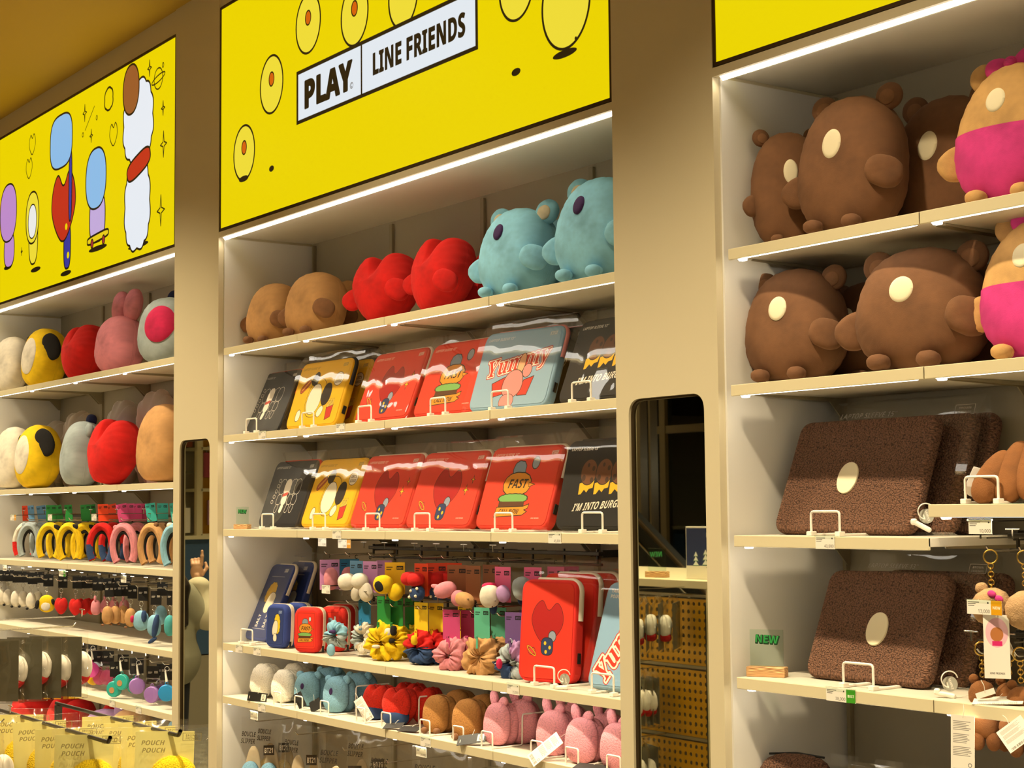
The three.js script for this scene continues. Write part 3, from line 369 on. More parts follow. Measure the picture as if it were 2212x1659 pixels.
const PRINT = {
  black: canvasTex(SW, SHH, (g) => { g.fillStyle = '#16191f'; g.fillRect(0, 0, SW, SHH); sleeveHead(g, SW, undefined, 'rgba(225,215,195,0.85)', '#16191f');
    for (const [x, f] of [[220, 0], [390, 0], [460, 0], [300, 1]]) { shapeAt(g, cloudOutline(96, 120, 11, 0.07), x, 190, f ? '#efe6d2' : '#16191f', 4, 0, '#efe6d2'); shapeAt(g, cloudOutline(74, 84, 9, 0.05), x - 4, 290, f ? '#efe6d2' : '#16191f', 4, 0, '#efe6d2'); shapeAt(g, egg(44, 66, 2.6, 0, 30), x - 10, 360, f ? '#efe6d2' : '#16191f', 4, 0.3, '#efe6d2'); }
    shapeAt(g, egg(84, 26, 3, 0, 30), 296, 250, '#c43a20', 0, -0.2); g.strokeStyle = '#efe6d2'; g.lineWidth = 4; for (let i = 0; i < 5; i++) { g.beginPath(); g.ellipse(150 - i * 9, 140 + i * 42, 19, 13, 0.4, 0, 6.3); g.stroke(); } }),
  yellow: canvasTex(SW, SHH, (g) => { g.fillStyle = '#e9b400'; g.fillRect(0, 0, SW, SHH); sleeveHead(g, SW, undefined, 'rgba(120,80,20,0.55)', '#e9c860');
    shapeAt(g, egg(250, 300, 2.2), 300, 270, '#efbd08', 4); shapeAt(g, egg(90, 110, 2.3, 0.2), 235, 120, '#241a10', 0, 0.4); shapeAt(g, egg(118, 170, 2.2, 0), 430, 250, '#241a10', 4); shapeAt(g, egg(180, 236, 2.1), 280, 280, '#f1e7cc', 4); shapeAt(g, egg(66, 90, 2.2), 400, 380, '#f1e7cc', 4, 0.6); shapeAt(g, egg(60, 90, 2.2), 120, 400, '#f1e7cc', 4);
    shapeAt(g, egg(140, 52, 3), 120, 170, '#b94a22', 4, -0.7); shapeAt(g, egg(124, 18, 3), 124, 166, '#e7a33a', 3, -0.7);
    path(g, [[478, 352], [560, 336], [556, 430], [494, 450]], '#c5301e', 4); for (let i = 0; i < 5; i++) path(g, [[482 + i * 15, 356 - i * 3], [484 + i * 15, 290 + (i % 2) * 16], [494 + i * 15, 288 + (i % 2) * 16], [496 + i * 15, 352 - i * 3]], '#f3cf52', 2);
    shapeAt(g, ellipse(112, 104), 540, 140, '#eee4cc', 4); g.fillStyle = '#3a2a14'; g.font = FONT(30); g.textAlign = 'center'; g.fillText('LET’S', 540, 138, 80); g.fillText('GOOOO', 540, 170, 80); }),
  heart: canvasTex(SW, SHH, (g) => { g.fillStyle = '#dd3a22'; g.fillRect(0, 0, SW, SHH); sleeveHead(g, SW); bigHeart(g, 320, 226, 270, 300); ringHeart(g, 110, 350); star(g, 520, 250, 36); star(g, 566, 180, 26); g.fillStyle = 'rgba(245,220,205,0.8)'; g.font = FONT(11); g.fillText('LINE FRIENDS', 500, 440); }),
  fast: canvasTex(SW, SHH, (g) => { g.fillStyle = '#df3a1e'; g.fillRect(0, 0, SW, SHH); sleeveHead(g, SW); burger(g, 300, 260, 1.25); shapeAt(g, ellipse(66, 78), 430, 92, '#8d99a0', 5); g.fillStyle = 'rgba(245,220,205,0.8)'; g.font = FONT(11); g.fillText('LINE FRIENDS', 500, 440); }),
  yummy: canvasTex(SW, SHH, (g) => { g.fillStyle = '#8fadbf'; g.fillRect(0, 0, SW, SHH); sleeveHead(g, SW, undefined, 'rgba(230,220,205,0.7)', '#6d8796'); g.save(); g.translate(330, 250); g.rotate(-0.16); g.font = 'italic bold 150px serif'; g.textAlign = 'center'; g.lineJoin = 'round'; g.lineWidth = 26; g.strokeStyle = '#b8301f'; g.strokeText('Yummy', 0, 0, 520); g.lineWidth = 15; g.strokeStyle = '#f0e2cc'; g.strokeText('Yummy', 0, 0, 520); g.fillStyle = '#d03a22'; g.fillText('Yummy', 0, 0, 520); g.restore();
    path(g, [[150, 330], [260, 290], [280, 400], [180, 420]], '#c93820', 4); path(g, [[420, 320], [500, 300], [470, 420], [390, 420]], '#c93820', 4); shapeAt(g, egg(60, 130, 2.4), 370, 210, '#e9ae7e', 4, 0.1); shapeAt(g, ellipse(76, 90), 430, 260, '#e28d84', 4); shapeAt(g, egg(170, 180, 2.2), 330, 340, '#e28d84', 4); shapeAt(g, egg(120, 90, 2.4), 310, 450, '#e28d84', 3); }),
  burgers: canvasTex(SW, SHH, (g) => { g.fillStyle = '#12110e'; g.fillRect(0, 0, SW, SHH); sleeveHead(g, SW, undefined, 'rgba(235,225,205,0.95)', '#12110e'); for (let i = 0; i < 3; i++) { const x = 200 + i * 124; path(g, [[x - 62, 236], [x + 56, 206], [x + 50, 262], [x + 20, 268], [x + 4, 288], [x - 18, 272], [x - 40, 298], [x - 60, 300]], '#e3ae14', 0); shapeAt(g, ellipse(132, 150), x, 170, '#6b3f1f', 5); for (const [a, b, r] of [[-36, 34, 15], [30, 46, 13], [-10, -40, 10], [34, -20, 12]]) oval(g, [x + a, 170 + b], r, r * 1.2, '#3c2412'); }
    g.save(); g.transform(1, -0.06, -0.18, 1, 70, 0); g.fillStyle = '#e4d9c0'; g.font = FONT(60, 'italic bold'); g.textAlign = 'left'; g.fillText('I’M INTO BURGERS', 110, 402, 440); g.restore(); }),
  salt: canvasTex(320, 640, (g) => { g.fillStyle = '#24366f'; g.fillRect(0, 0, 320, 640); g.fillStyle = 'rgba(230,220,205,0.7)'; g.fillRect(60, 92, 200, 5); g.fillRect(60, 560, 200, 5); logoBT(g, 222, 22, 56, 34, '#cfc8ba', '#24366f'); g.save(); g.translate(126, 552); g.rotate(-Math.PI / 2); g.fillStyle = '#ece3d0'; g.font = FONT(52); g.fillText('SALT        D', 0, 0, 440); g.restore(); g.save(); g.translate(238, 552); g.rotate(-Math.PI / 2); g.fillStyle = '#ece3d0'; g.font = FONT(52); g.fillText('SALT     AND', 0, 0, 440); g.restore();
    shapeAt(g, cloudOutline(130, 190, 11, 0.09), 140, 240, '#d8ac1e', 3, 0.2); shapeAt(g, egg(110, 190, 2.6, -0.1), 172, 330, '#ece0c2', 4, 0.25); }),
  saltSmall: canvasTex(240, 340, (g) => { g.fillStyle = '#22356e'; g.fillRect(0, 0, 240, 340); logoBT(g, 168, 22, 50, 30, '#8fa0c0', '#22356e'); shapeAt(g, cloudOutline(90, 190, 13, 0.1), 150, 150, '#dcc01e', 4); shapeAt(g, egg(80, 150, 2.4), 120, 190, '#e8dcc0', 4, 0.2); shapeAt(g, egg(56, 76, 2.4), 122, 280, '#e8dcc0', 4); }),
  fastSmall: canvasTex(240, 340, (g) => { g.fillStyle = '#e02c14'; g.fillRect(0, 0, 240, 340); burger(g, 116, 180, 0.78); shapeAt(g, ellipse(26, 44), 170, 70, '#dfe6ea', 4); g.strokeStyle = '#a81c0c'; g.lineWidth = 4; g.strokeRect(16, 16, 208, 308); }),
  tablet: canvasTex(400, 600, (g) => { g.fillStyle = '#dc2e14'; g.fillRect(0, 0, 400, 600); bigHeart(g, 200, 236, 250, 290); ringHeart(g, 84, 430); g.fillStyle = '#8d99a8'; }),
  yummyTall: canvasTex(400, 600, (g) => { g.fillStyle = '#86abc6'; g.fillRect(0, 0, 400, 600); g.fillStyle = '#e8dcc8'; g.font = FONT(30); g.fillText('TABLET', 26, 48); g.fillText('POUCH', 26, 82); g.save(); g.translate(150, 575); g.rotate(-1.1); g.font = 'italic bold 190px serif'; g.lineJoin = 'round'; g.lineWidth = 44; g.strokeStyle = '#c02c18'; g.strokeText('Yummy', -30, 0, 560); g.lineWidth = 30; g.strokeStyle = '#efe4d0'; g.strokeText('Yummy', -30, 0, 560); g.fillStyle = '#cf2f18'; g.fillText('Yummy', -30, 0, 560); g.restore(); }),
  shag: canvasTex(SW, 512, (g) => { g.clearRect(0, 0, SW, 512); g.fillStyle = '#b9ad9c'; g.font = FONT(30, 'italic bold'); g.fillText('LAPTOP SLEEVE 15"', 6, 40); g.lineWidth = 2.5; g.strokeStyle = '#b9ad9c'; g.strokeRect(SW - 96, 12, 84, 38); g.font = FONT(15); g.textAlign = 'center'; g.fillText('BROWN', SW - 54, 30, 66); g.fillText('FRIENDS', SW - 54, 46, 66); }),
  shag13: canvasTex(SW, 512, (g) => { g.clearRect(0, 0, SW, 512); g.fillStyle = '#b9ad9c'; g.font = FONT(30, 'italic bold'); g.fillText('LAPTOP SLEEVE 13"', 6, 40); g.lineWidth = 2.5; g.strokeStyle = '#b9ad9c'; g.strokeRect(SW - 96, 12, 84, 38); g.font = FONT(15); g.textAlign = 'center'; g.fillText('BROWN', SW - 54, 30, 66); g.fillText('FRIENDS', SW - 54, 46, 66); }),
};
const printMat = (t, r = 0.7) => std(0xffffff, r, { map: t });
const PM = Object.fromEntries(Object.entries(PRINT).map(([k, t]) => [k, printMat(t)]));
for (const k of ['shag', 'shag13']) { PM[k].transparent = true; }
function rr(w, h, r) { const s = new THREE.Shape(), x = -w / 2, y = 0; s.moveTo(x + r, y); s.lineTo(x + w - r, y); s.quadraticCurveTo(x + w, y, x + w, y + r); s.lineTo(x + w, y + h - r); s.quadraticCurveTo(x + w, y + h, x + w - r, y + h); s.lineTo(x + r, y + h); s.quadraticCurveTo(x, y + h, x, y + h - r); s.lineTo(x, y + r); s.quadraticCurveTo(x, y, x + r, y); return s; }
function flatPrint(w, h, r) { const g = new THREE.ShapeGeometry(rr(w, h, r), 6), P = g.attributes.position, U = g.attributes.uv; for (let i = 0; i < P.count; i++) U.setXY(i, P.getX(i) / w + 0.5, P.getY(i) / h); return g; }
function slab(w, h, t, r, bev = 0.008) { const g = new THREE.ExtrudeGeometry(rr(w - 2 * bev, h - 2 * bev, r), { depth: t - 2 * bev, bevelEnabled: true, bevelThickness: bev, bevelSize: bev, bevelSegments: 4, curveSegments: 6 }); return g.translate(0, bev, -(t - 2 * bev) / 2); }
function wavyBag(w, h, t, seed, amp = 0.0022, mat) { // clear bag: a thin skin round the thing, front and back slightly wavy
  const g = new THREE.BoxGeometry(w, h, t, 26, 20, 1), P = g.attributes.position;
  for (let i = 0; i < P.count; i++) { const x = P.getX(i), y = P.getY(i), z = P.getZ(i), e = 1 - Math.max(Math.abs(x) / (w / 2), Math.abs(y) / (h / 2)) ** 8; P.setXYZ(i, x, y, z * (1 - 0.72 * Math.max(0, (y / h - 0.32) / 0.18)) + Math.sign(z) * e * amp * (PN.noise(x * 9 + seed, y * 5, seed) + 0.25 * PN.noise(x * 24, y * 15 + seed, seed))); }
  g.computeVertexNormals(); return g.translate(0, h / 2, 0);
}
const sleeveBody = {};
function sleeve(o) { // o: label, print, body (material), p, w, h, t, ry, lean, zip, bag
  const { w = 0.355, h = 0.262, t = 0.034 } = o, g = thing(o.name ?? 'laptop_sleeve', o.label, o.cat ?? 'laptop sleeve', o.group ?? 'laptop sleeves in clear bags', o.p, o.ry ?? 0, -(o.lean ?? 0.38), o.rz ?? 0);
  const key = [w, h, t].join(); sleeveBody[key] ??= [slab(w, h, t, 0.028), flatPrint(w - 0.02, h - 0.02, 0.024)];
  part(g, 'body', sleeveBody[key][0], o.body, [0, 0.004, 0]);
  part(g, 'front_print', sleeveBody[key][1], PM[o.print], [0, 0.014, t / 2 + 0.0012]);
  if (o.zip) { const zr = 0.032, c = []; for (let i = 0; i <= 8; i++) { const a = i / 8 * Math.PI / 2; c.push([w / 2 - zr + Math.cos(a) * (zr + 0.001), h + 0.004 - zr + Math.sin(a) * (zr + 0.001), 0]); } c.unshift([w / 2 + 0.001, h * 0.62, 0]); c.push([-w / 2 + 0.05, h + 0.005, 0]);
    const q = tube(c, 0.006, 30, 8); q.scale(1, 1, t / 0.024); part(g, 'zip', q, o.zip); }
  part(g, 'side_tag', rbox(0.003, 0.03, 0.014, 0.001, 1), M.black, [w / 2 + 0.002, h * 0.26, 0]);
  if (o.bag !== 0) part(g, 'clear_bag', wavyBag(w + 0.03, h + 0.045, t + 0.016, o.seed ?? 1), M.clear, [0, -0.001, 0]);
  return g;
}
const bodyM = { black: std(0x191c22, 0.75), yellow: std(0xe3ac00, 0.75), red: std(0xd2301c, 0.75), sky: std(0x86a7bb, 0.75), dark: std(0x15140f, 0.75) };
const S2 = 1.985, S3 = 1.627, SZ = -0.125;
const sl = (label, print, body, zip, px, Y, seed, o = {}) => sleeve({ label, print, body: bodyM[body], zip, p: [px, Y, o.z ?? SZ], seed, ...o });
sl('black laptop sleeve with white cloud outlines, left end of the upper sleeve shelf', 'black', 'black', M.denim && bodyM.red, 0.0905, S2, 1, { w: 0.33, lean: 0.42 });
sl('yellow laptop sleeve with black zip corner, front of the upper sleeve shelf', 'yellow', 'yellow', M.black, 0.5053, S2, 2, { ry: 0.05, lean: 0.32 });
sl('yellow laptop sleeve half hidden behind the front yellow one on the upper sleeve shelf', 'yellow', 'yellow', M.black, 0.5076, S2, 3, { z: -0.205, lean: 0.32, ry: 0.05 });
sl('red laptop sleeve with one big heart on the upper sleeve shelf', 'heart', 'red', M.zipW, 0.9981, S2, 4);
sl('red laptop sleeve with a burger print reading FAST on the upper sleeve shelf', 'fast', 'red', M.zipW, 1.388, S2, 5, { ry: 0.03 });
sl('light blue laptop sleeve with red Yummy lettering on the upper sleeve shelf', 'yummy', 'sky', M.zipP, 1.737, S2, 6, { ry: 0.12, lean: 0.34 });
sl('black laptop sleeve behind the light blue one, only its edge in view', 'black', 'dark', M.zipP, 1.774, S2, 7, { z: -0.20, lean: 0.34, ry: 0.12 });
sl('black laptop sleeve reading INTO BURGERS, right end of the upper sleeve shelf', 'burgers', 'dark', M.black, 2.169, S2, 8);
sl('black laptop sleeve with white cloud outlines on the lower sleeve shelf', 'black', 'black', bodyM.red, 0.256, S3, 9, { w: 0.34, lean: 0.34 });
sl('yellow laptop sleeve on the lower sleeve shelf, beside the black cloud one', 'yellow', 'yellow', M.black, 0.6046, S3, 10, { lean: 0.36 });
sl('red laptop sleeve with one big heart beside the lower yellow sleeve', 'heart', 'red', M.zipW, 0.9712, S3, 11, { ry: 0.02, lean: 0.34 });
sl('red laptop sleeve with one big heart beside the lower FAST sleeve', 'heart', 'red', M.zipW, 1.346, S3, 12, { ry: 0.06, lean: 0.36 });
sl('red laptop sleeve hidden behind the second heart sleeve, only its zip edge in view', 'heart', 'red', M.zipW, 1.345, S3, 13, { z: -0.205, lean: 0.36, ry: 0.06 });
sl('red laptop sleeve with a burger print reading FAST on the lower sleeve shelf', 'fast', 'red', M.zipW, 1.75, S3, 14, { ry: 0.04, lean: 0.32 });
sl('black laptop sleeve reading INTO BURGERS, right end of the lower sleeve shelf', 'burgers', 'dark', M.black, 2.163, S3, 15, { lean: 0.24, ry: 0.05 });
// shaggy brown sleeves in the right bay
function shagSleeve(label, p, w, h, print, o = {}) {
  const g = thing('laptop_sleeve', label, 'laptop sleeve', 'shaggy brown laptop sleeves', p, o.ry ?? 0.02, -(o.lean ?? 0.40)), t = 0.034;
  const b = slab(w, h, t, 0.022, 0.013); part(g, 'body', b, M.shBrown, [0, 0.002, 0]);
  if (o.front) part(g, 'muzzle_patch', new THREE.ExtrudeGeometry(new THREE.Shape(egg(0.056, 0.076, 2.1, 0, 40).map(([x, y]) => new THREE.Vector2(x, y))), { depth: 0.003, bevelEnabled: true, bevelThickness: 0.0015, bevelSize: 0.002, bevelSegments: 2 }), M.cream, [o.px ?? 0, h * 0.47, t / 2], [0, 0, 0], 'plain cream oval patch');
  if (o.bagged) { part(g, 'clear_bag', wavyBag(w + 0.024, h + 0.05, t + 0.016, 5, 0.002), M.clear, [0, -0.001, 0]); part(g, 'bag_print', flatPrint(w * 0.98, w * 0.98 * 0.8, 0.001), PM[print], [0, h + 0.03 - w * 0.98 * 0.8, t / 2 + 0.0025], [-0.03, 0, 0]); }
  return g;
}
shagSleeve('larger shaggy brown laptop sleeve with cream oval in the right bay', [3.065, 1.627, -0.13], 0.425, 0.292, 'shag', { front: 1, lean: 0.40, px: -0.01 });
shagSleeve('dark shaggy sleeve standing behind the larger shaggy sleeve, the nearer of two', [3.118, 1.627, -0.205], 0.425, 0.292, 'shag', { lean: 0.36, bagged: 1 });
shagSleeve('dark shaggy sleeve standing behind the larger shaggy sleeve, the farther of two', [3.137, 1.627, -0.262], 0.425, 0.292, 'shag', { lean: 0.34 });
shagSleeve('smaller shaggy brown laptop sleeve with cream oval in the right bay', [3.127, 1.29, -0.13], 0.362, 0.268, 'shag13', { front: 1, lean: 0.40, px: 0.01 });
shagSleeve('dark shaggy sleeve standing behind the smaller shaggy sleeve, the nearer of two', [3.175, 1.29, -0.205], 0.362, 0.262, 'shag13', { lean: 0.36, bagged: 1 });
shagSleeve('dark shaggy sleeve standing behind the smaller shaggy sleeve, the farther of two', [3.197, 1.29, -0.262], 0.362, 0.262, 'shag13', { lean: 0.34 });
// tall navy pouches, small zip cases, tablet pouches on the fourth shelf
const S4 = 1.197;
const pouch = (label, print, body, zip, p, w, h, t, o = {}) => sleeve({ name: o.name ?? 'pouch', cat: 'pouch', label, print, body, zip, p, w, h, t, group: o.group ?? 'pouches on the fourth shelf of the middle bay', lean: 0.3, ...o });
pouch('tall navy pouch reading SALT in a clear bag, the front one', 'salt', M.blueF, M.zipW, [0.0728, S4, -0.12], 0.19, 0.31, 0.03, { lean: 0.42, seed: 21 });
pouch('tall navy pouch in shade behind the front navy pouch on the fourth shelf', 'salt', M.blueF, M.zipW, [0.0881, S4, -0.215], 0.19, 0.31, 0.03, { lean: 0.34, seed: 22 });
function zipCase(label, print, body, p, ry) { // round-cornered zip case, standing
  const t = thing('zip_case', label, 'case', 'small zip cases on the fourth shelf', p, ry, -0.05), w = 0.115, h = 0.158, d = 0.062;
  part(t, 'body', slab(w, h, d, 0.022, 0.014), body, [0, 0, 0]); part(t, 'front_print', flatPrint(w - 0.03, h - 0.03, 0.012), PM[print], [0, 0.015, d / 2 + 0.0008]);
  const z = new THREE.ExtrudeGeometry((() => { const s = rr(w + 0.003, h + 0.002, 0.034), q = new THREE.Path(); rr(w - 0.02, h - 0.02, 0.03).getPoints(6).forEach((v, i) => i ? q.lineTo(v.x, v.y + 0.011) : q.moveTo(v.x, v.y + 0.011)); s.holes.push(q); return s; })(), { depth: 0.014, bevelEnabled: false, curveSegments: 6 });
  part(t, 'zip', z, M.zipW, [0, 0, -0.007]); part(t, 'zip_pull', rbox(0.008, 0.022, 0.004, 0.001, 1), M.black, [w / 2 + 0.004, 0.014, 0.01]);
}
zipCase('navy zip case with yellow and cream print before the tall navy pouches', 'saltSmall', M.blueF, [0.3563, S4, -0.075], 0.25);
zipCase('navy zip case in shade behind the front navy case, beside the red ones', 'saltSmall', M.blueF, [0.322, S4, -0.165], 0.2);
zipCase('red zip case with a burger print reading FAST, the front one', 'fastSmall', M.redF, [0.601, S4, -0.065], 0.42);
zipCase('red zip case in shade behind the front red case, beside the pale scrunchie', 'fastSmall', M.redF, [0.619, S4, -0.155], 0.4);
zipCase('red zip case farthest back behind the pale blue scrunchie', 'fastSmall', M.redF, [0.5302, S4, -0.235], 0.4);
pouch('tall red tablet pouch with a big heart, frontmost of three by the column', 'tablet', M.redF, M.zipW, [1.958, S4, -0.10], 0.20, 0.29, 0.042, { bag: 0, lean: 0.1, ry: 0.28, name: 'tablet_pouch' });
pouch('tall red tablet pouch standing directly behind the front heart pouch', 'tablet', M.redF, M.zipW, [1.953, S4, -0.175], 0.20, 0.305, 0.042, { lean: 0.1, ry: 0.24, name: 'tablet_pouch', seed: 31 });
pouch('tall red tablet pouch farthest back of three by the column', 'tablet', M.redF, M.zipW, [1.95, S4, -0.25], 0.20, 0.305, 0.042, { lean: 0.1, ry: 0.2, name: 'tablet_pouch', seed: 32 });
pouch('light blue tablet pouch with red Yummy lettering cut off by the column', 'yummyTall', bodyM.sky, M.zipP, [2.259, S4, -0.10], 0.20, 0.30, 0.042, { lean: 0.33, ry: 0.1, name: 'tablet_pouch', seed: 33 });

// ---------- white wire display stops ----------
const stopGeo = [tube([[-0.045, 0.004, 0], [-0.045, 0.05, 0], [-0.038, 0.056, 0], [0.038, 0.056, 0], [0.045, 0.05, 0], [0.045, 0.004, 0]], 0.003, 40, 8), rbox(0.016, 0.011, 0.02, 0.002, 1), rbox(0.014, 0.006, 0.14, 0.002, 1)];
function stop(px, Y, label, group, s = 1) { const t = thing('display_stop', label, 'display stand', group, [px, Y, -0.042], 0.03); t.scale.x = s; part(t, 'wire_loop', stopGeo[0], M.wire); for (const q of [-1, 1]) { part(t, 'foot_block', stopGeo[1], M.white, [q * 0.045, 0.0055, 0]); part(t, 'rail', stopGeo[2], M.white, [q * 0.045, 0.003, -0.075]); } }
const onSl = ['black cloud sleeve', 'yellow sleeve', 'heart sleeve', 'FAST burger sleeve', 'Yummy sleeve', 'INTO BURGERS sleeve'];
[0.1794, 0.6247, 1.023, 1.473, 1.81, 2.2].forEach((x, i) => stop(x, S2, `white wire stop in front of the ${onSl[i]} on the upper sleeve shelf`, 'wire stops on the sleeve shelves', 0.9));
const onS3 = ['black cloud sleeve', 'yellow sleeve', 'heart sleeve by the yellow', 'heart sleeve by the FAST', 'FAST burger sleeve', 'INTO BURGERS sleeve'];
[0.3141, 0.7055, 1.072, 1.378, 1.823, 2.241].forEach((x, i) => stop(x, S3, `white wire stop before the ${onS3[i]} on the lower sleeve shelf`, 'wire stops on the sleeve shelves', 0.95));
stop(0.145, S4, 'white wire stop in front of the tall navy SALT pouch', 'wire stops on the fourth shelf');
stop(2.014, S4, 'white wire stop in front of the red heart tablet pouch', 'wire stops on the fourth shelf');
stop(2.276, S4, 'white wire stop in front of the light blue Yummy pouch', 'wire stops on the fourth shelf');
stop(3.098, 1.627, 'white wire stop in front of the larger shaggy sleeve', 'wire stops in the right bay', 0.95);
stop(3.186, 1.29, 'white wire stop in front of the smaller shaggy sleeve', 'wire stops in the right bay', 0.95);

// ---------- hanging goods on hooks ----------
const cardTex = canvasTex(128, 160, (g, W, H) => { g.fillStyle = '#fff'; g.fillRect(0, 0, W, H); g.fillStyle = 'rgba(10,10,10,0.55)'; for (let i = 0; i < 2; i++) g.fillRect(10, 22 + i * 11, 40 - i * 8, 6); g.fillStyle = '#14110d'; g.fillRect(76, 18, 42, 20); g.fillStyle = '#fff'; g.font = FONT(15); g.textAlign = 'center'; g.fillText('BT21', 97, 34, 36); });
const blackCardTex = canvasTex(128, 128, (g, W, H) => { g.fillStyle = '#121110'; g.fillRect(0, 0, W, H); g.fillStyle = 'rgba(225,215,195,0.8)'; g.fillRect(12, 46, 44, 5); g.fillRect(12, 55, 36, 5); g.fillRect(78, 40, 36, 18); g.fillStyle = '#121110'; g.font = FONT(13); g.textAlign = 'center'; g.fillText('BT21', 96, 54, 30); });
const cardM = {}; const cardOf = (c) => cardM[c] ??= std(c, 0.6, { map: c === 0x121110 ? blackCardTex : cardTex }); cardM.black = std(0xffffff, 0.5, { map: blackCardTex });
const CARD = { sky: 0x5f8fb4, lilac: 0xc88cc0, yellow: 0xecb818, orange: 0xe8481c, brown: 0x8a5230, pink: 0xe0628c, blue: 0x1f78a8, green: 0x1f8438, mint: 0x58b090, lemon: 0xf0cc20, purple: 0x6a4c84, teal: 0x35a89c, rose: 0xc8447c };
const cardGeo = rbox(1, 1, 1, 0.01, 1), hookRing = new THREE.TorusGeometry(0.006, 0.0012, 6, 14, 4.6);
const card = (t, w, h, m, p, r) => { const c = part(t, 'card', box(w, h, 0.0012), m, p, r); return c; };
const pegGeo = (len) => [tube([[0, 0, -len], [0, 0, -0.012], [0, 0.003, -0.004], [0, 0.011, 0.004]], 0.0022, 20, 6), merge([mv(box(0.003, 0.003, len - 0.02), 0, 0.028, -len / 2 - 0.01 + 0.02), mv(box(0.003, 0.02, 0.003), 0, 0.037, 0.021)])];
const pegShared = {};
function peg(x, y, z, label, group, o = {}) { const len = o.len ?? 0.2, t = thing('peg_hook', label, 'hook', group, [x, y, z]); const k = pegShared[len] ??= pegGeo(len); part(t, 'hook_rod', k[0], M.chrome); if (o.T !== 0) { part(t, 'label_rod', k[1], M.chrome); part(t, 'label_plate', rbox(0.036, 0.003, 0.004, 0.001, 1), M.chrome, [0, 0.047, 0.021]); } return t; }
function rail(x0, x1, y, z, label) { const t = thing('hanging_rail', label, 'rail', 'dark steel hanging rails', [(x0 + x1) / 2, y, z]), w = x1 - x0; part(t, 'bar', rbox(w, 0.012, 0.022, 0.002, 1), M.steel, [0, 0.012, 0]); part(t, 'bar', rbox(w, 0.008, 0.012, 0.002, 1), M.steel, [0, -0.02, 0]); for (let i = 0; i <= 8; i++) part(t, 'strut', box(0.006, 0.05, 0.006), M.steel, [-w / 2 + 0.02 + (w - 0.04) * i / 8, 0, 0]); for (const s of [-1, 1]) part(t, 'arm', rbox(0.01, 0.022, -BACK + z - 0.012 , 0.002, 1), M.steel, [s * (w / 2 - 0.006), 0.012, (BACK - z) / 2]); }
rail(0.62, 1.955, 1.548, -0.30, 'dark steel rail with hooks just under the lower sleeve shelf'); rail(0.62, 1.955, 1.384, -0.30, 'dark steel rail with hooks behind the scrunchies');
const tipsA = [0.6363, 0.7847, 0.9425, 1.078, 1.265, 1.394, 1.551, 1.707], tipsB = [0.6461, 0.7906, 0.9415, 1.083, 1.25, 1.4, 1.556, 1.7];
tipsA.forEach((x, i) => peg(x, 1.54, -0.105, `chrome peg hook, ${ORD[i]} from the left of the upper hook row with plush clips`, 'peg hooks of the middle bay', { T: i < 2 ? 0 : 1 }));
tipsB.forEach((x, i) => peg(x, 1.375, -0.105, `chrome peg hook, ${ORD[i]} from the left of the lower hook row with scrunchies`, 'peg hooks of the middle bay', { T: i ? 1 : 0 }));
const eg = (w, h, d, seed = 1, n = 2.2, k = 0) => pillow(egg(w, h, n, k, 32), d / 2, { m: 7, pucker: 0.05, pk: 8, seed, lump: 0.04 });
const dots = (t, geoPts, mat, r = 0.005) => geoPts.forEach((p) => part(t, 'dot', sph(r, 8, 6), mat, p));
const CLIP = 'plush clips on coloured cards';
function clip(label, x, z, col, ry, bits, cy = 1.535) { // card on a black hanger, small plush in front
  const t = thing('plush_clip', label, 'plush clip', CLIP, [x, cy, z], ry);
  part(t, 'hanger', hookRing, M.black, [0, 0.0, 0], [0, Math.PI / 2, 0.9]); card(t, 0.07, 0.105, cardOf(CARD[col]), [0, -0.066, 0]);
  for (const [n, w, h, d, m, px, py, rz = 0] of bits) part(t, n, eg(w, h, d, px * 50 + w * 9), m, [px, py, d / 2 + 0.003], [0, 0, rz]);
  return t;
}
clip('pink plush clip on a lilac card seen edge on, leftmost of the upper hooks', 0.6403, -0.12, 'lilac', 1.25, [['body', 0.05, 0.08, 0.045, M.pinkSm, 0, -0.08]]);
clip('pink plush clip on a blue card in shade behind the leftmost clip', 0.6403, -0.20, 'blue', 0.9, [['body', 0.05, 0.07, 0.04, M.pinkSm, 0, -0.075]]);
clip('cream plush clip on a sky blue card, lying long in front', 0.8296, -0.12, 'sky', 0.15, [['head', 0.075, 0.058, 0.05, M.whitePl, -0.016, -0.085, 0.1], ['body', 0.04, 0.05, 0.03, M.whitePl, 0.02, -0.125]]);
clip('white plush clip on a lilac card beside the cream one', 0.9235, -0.12, 'lilac', 0.25, [['head', 0.06, 0.055, 0.05, M.whitePl, -0.022, -0.08], ['body', 0.05, 0.07, 0.04, M.whitePl, 0, -0.115, 0.4]]);
clip('white plush clip on a lilac card half hidden behind the yellow one', 0.8813, -0.20, 'lilac', 0.3, [['body', 0.05, 0.06, 0.04, M.whitePl, 0, -0.115]]);
const yc = clip('yellow plush clip with a black oval on a yellow card', 1.083, -0.12, 'yellow', 0.7, [['head', 0.066, 0.062, 0.055, M.yellow, -0.03, -0.085], ['body', 0.05, 0.06, 0.04, M.yellow, 0.012, -0.11, -0.5]]); part(yc, 'black_patch', eg(0.028, 0.036, 0.012, 3), M.blackPl, [-0.036, -0.09, 0.056], [0, 0, 0.5]);
function redClip(label, px, z, ry) { const t = clip(label, px, z, 'orange', ry, [['head', 0.06, 0.045, 0.05, M.red, -0.026, -0.062], ['head', 0.06, 0.045, 0.05, M.red, 0.008, -0.064], ['body', 0.055, 0.05, 0.04, M.denim, 0.008, -0.108]]); dots(t, [[0.0, -0.1, 0.043], [0.022, -0.116, 0.041], [-0.012, -0.12, 0.04], [0.028, -0.092, 0.04]], M.cream); }
